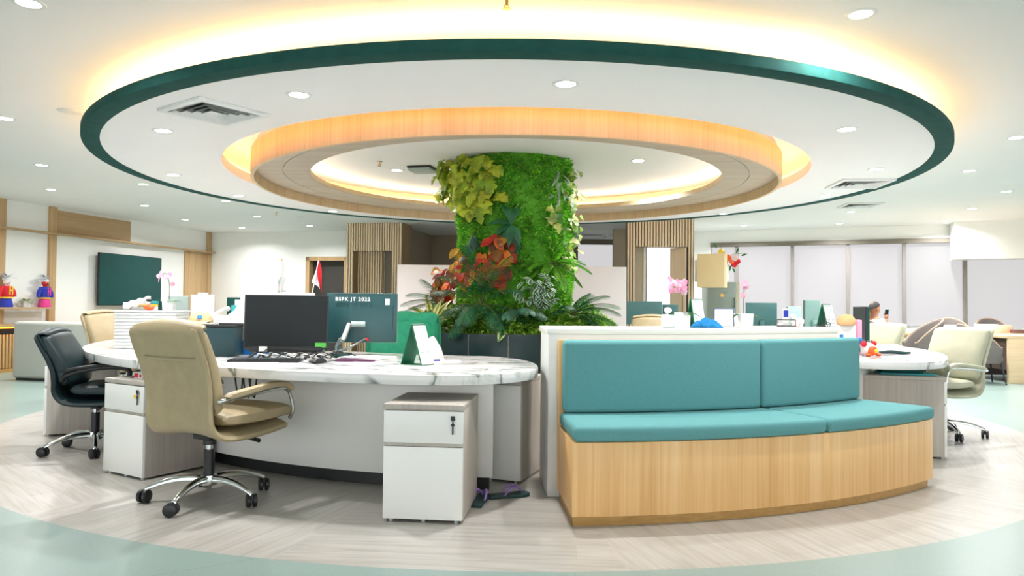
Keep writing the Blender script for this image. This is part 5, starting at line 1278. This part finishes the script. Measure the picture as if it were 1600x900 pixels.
rosette('rubber_plant', 'long dark green leaves of a broad-leaved plant in the column centre', c, [((-.9, -.3, .55), .9), ((-.2, -.3, 1), 1.1), ((.15, -.3, 1), 1.1), ((-.7, -.4, -.9), 1.1), ((.05, -.6, -.9), 1.25), ((.42, -.5, -1), 1.25), ((-.1, -.7, -.35), .9), ((.3, -.5, -.4), .8), ((-.95, -.3, -.1), .8)], .31, .085, deep, droop=.8)
# palm fronds
palm_m = leafmat('palm_green', ['#124A2A', '#1E6238', '#2A7442', '#17562F', '#3E8858'])
def frond(m, s, p, d, L, nl=15, ll=.16, droop=.8, lw_=.011):
    p = V(p); d = V(d).normalized(); sd = d.cross(V((0, 0, 1)))
    if sd.length < .1: sd = V((1, 0, 0))
    sd.normalize(); pos = p.copy(); dd = d.copy(); pts = [p.copy()]; n = int(nl * 1.35); st = L / n
    for i in range(n):
        dd = (dd + V((0, 0, -1)) * droop * st / L * 1.2).normalized(); pos = pos + dd * st; pts.append(pos.copy())
        q = i / n
        if q > .12:
            up = sd.cross(dd).normalized(); l = ll * sin(pi * min(1, .15 + q * .83)) ** .7
            for sg in (-1, 1):
                m.leaf(pos, dd * (.55 + q) + sd * sg * .9 + up * .15, up, l, lw_, (.5, 1, .9, .6, 0), droop=.5, fold=.1)
    s.tube(pts, [.006, .002], 5)
def palm(name, label, c, fr, L, ll=.16, droop=.8, mat=palm_m, lw_=.011, nl=15):
    t = plant(name, label, 'palm', 'palm fronds round the column', tuple(c)); m = MB(); s = MB()
    for d, k in fr: frond(m, s, (0, 0, 0), d, L * k, nl, ll, droop, lw_)
    m.build('leaflets', mat, t); s.build('stems', stemm, t); return t
palm('parlour_palm', 'single small grey-green palm frond left of the column centre', cyl(742, 362) + V((0, -.03, 0)), [((-.25, -.35, -.6), 1), ((-.05, -.3, -.9), .7)], .26, .11, .5, leafmat('palm_grey', ['#3C6E58', '#4E8068', '#2C5E46']), .012)
B0 = lambda px, py, dep: at_y(px, py, CY - dep)
palm('parlour_palm', 'dark palm spreading in front of the red croton leaves', B0(752, 478, .80), [((-.5, -.3, .9), 1), ((.1, -.4, 1), 1.05), ((.6, -.4, .8), .9), ((-.9, -.4, .3), .9), ((.95, -.4, .25), 1.15), ((-.3, -.7, .2), .8), ((.5, -.8, .1), .8), ((-.8, -.6, -.1), .8), ((.3, -.2, 1.1), 1.05), ((-.15, -.3, 1.2), 1.15), ((-.7, -.2, .7), 1)], .58, .21, 1.0, nl=19)
palm('parlour_palm', 'dark palm leaning out at the left foot of the column', B0(697, 478, .62), [((-1, -.2, .35), 1), ((-.8, -.2, .75), .9), ((-.9, -.5, .05), .9), ((-.4, -.2, .9), .8), ((-1, -.3, .6), 1)], .46, .16, .8)
palm('parlour_palm', 'dark palm arching over the planter at the right of the column', B0(893, 492, .62), [((.9, -.2, .6), 1), ((1, -.3, .3), 1.1), ((.7, -.2, 1), .85), ((.9, -.5, .05), 1), ((.3, -.4, .9), .7), ((-.6, -.5, .5), .7), ((-.2, -.7, .7), .7), ((1, -.1, .85), 1)], .5, .17, .9, nl=18)
palm('parlour_palm', 'pale grey-green palm fronds low in the centre of the planter', B0(812, 488, .85), [((-.95, -.3, .25), 1), ((.6, -.5, .35), .9), ((-.6, -.7, .0), .8), ((.9, -.3, .0), .8), ((-.3, -.8, .4), 1), ((.2, -.8, .5), 1)], .38, .15, .9, MATS['palm_grey'], .015)
fern_m = leafmat('fern_green', ['#4FA41E', '#6FBE2C', '#84CC3C', '#3F8F1A'])
palm('fern', 'bright green fern arching from the lower right of the column', cyl(862, 415) + V((0, -.06, 0)), [((-.7, -.6, .5), .9), ((.2, -.5, .9), .9), ((.7, -.4, .6), 1), ((.9, -.3, .0), 1), ((.3, -.8, -.1), 1.1), ((-.3, -.8, .2), .9), ((.7, -.6, -.5), 1.1), ((-.1, -.5, .9), .8), ((1, -.2, .5), 1.1), ((-.9, -.4, .1), .8)], .40, .085, 1.1, fern_m, .022, 22)
# variegated ficus
vm = edgeleaf('variegated_leaf', '#2F6B4A', '#C9D8C2')
t = plant('variegated_ficus', 'small white-edged leaves of a bush at the foot of the column', loc=tuple(B0(842, 492, .8)))
m = MB(); s = MB()
for k in range(14):
    d = V((random.uniform(-.75, .75), random.uniform(-.6, -.1), 1)).normalized(); L = random.uniform(.25, .46); pts = [d * (L * i / 6) + V((0, 0, -.06 * (i / 6) ** 2)) for i in range(7)]; s.tube(pts, .004, 5)
    for i in range(1, 7):
        for r in range(2): m.leaf(pts[i], d * .3 + rv(1), (0, -.5, .8), random.uniform(.07, .1), .042, (0, .8, 1, .8, 0), droop=.5)
m.build('leaves', vm, t); s.build('stems', stemm, t)
# striped dracaena with yellow-edged leaves, at the left edge of the planter
ym = edgeleaf('yellow_edged_leaf', '#7C9A34', '#E6DC86', .15, .5)
c = B0(676, 505, .75)
rosette('dracaena', 'yellow-edged long leaves at the left edge of the planter', c, [((-1, -.2, .4), 1), ((-.6, -.3, .9), 1.15), ((-.15, -.3, 1), 1.2), ((.35, -.3, 1), 1.1), ((.7, -.3, .6), .9), ((-1, -.5, .1), 1), ((.9, -.4, .2), .7), ((-.3, -.7, .6), .9), ((.1, -.6, .9), .9)], .31, .06, ym, droop=.8)
hm_ = edgeleaf('cream_edged_leaf', '#2E7434', '#C5CE8E', .3, .6)
c = B0(790, 516, 1.02)
rosette('hosta', 'broad cream-edged leaves low at the front of the planter', c, [((-.9, -.3, .35), 1), ((-.5, -.5, .6), 1), ((.2, -.5, .8), 1), ((.7, -.4, .5), 1), ((.95, -.3, .15), .9), ((-.2, -.8, .1), 1.), ((.5, -.8, .1), .9)], .2, .085, hm_, droop=.9)
# low ground cover and the moss edge
gm = leafmat('ground_cover_green', ['#3E8018', '#62A028', '#92C43E', '#4E9020', '#B4D058', '#2F6C16'])
m = MB()
for i in range(7000):
    a = random.uniform(-1.75, 1.75); r = .62 + .47 * sqrt(random.random()); h = (.06 + .24 * min(1, (1.11 - r) / .32)) * random.uniform(.25, 1) * (1 + .35 * sin(a * 7) * sin(r * 9))
    p = V((CX + r * sin(a), CY - r * cos(a), .86 + max(.0, h))); d = V((sin(a) * .5, -cos(a) * .5, random.uniform(.1, .9))) + rv(.6)
    m.leaf(p, d, (0, 0, 1), random.uniform(.035, .07), .032, (.2, .9, 1, .6, 0), droop=.5)
tag(m.build('ground_cover', gm), 'low bushy ground cover filling the planter', 'foliage', kind='stuff')
m = MB()
for i in range(2600):
    a = random.uniform(-1.75, 1.75); r = random.uniform(.98, 1.105); p = V((CX + r * sin(a), CY - r * cos(a), .858)); m.leaf(p, V((0, 0, 1)) + rv(.7), rv(), random.uniform(.02, .04), .012, (.5, 1, .2), droop=0)
tag(m.build('moss_edging', leafmat('moss_edge', ['#6C9A1E', '#86B02A', '#55851A'], .8), smooth=False), 'strip of bright moss along the planter rim', 'moss', kind='stuff')
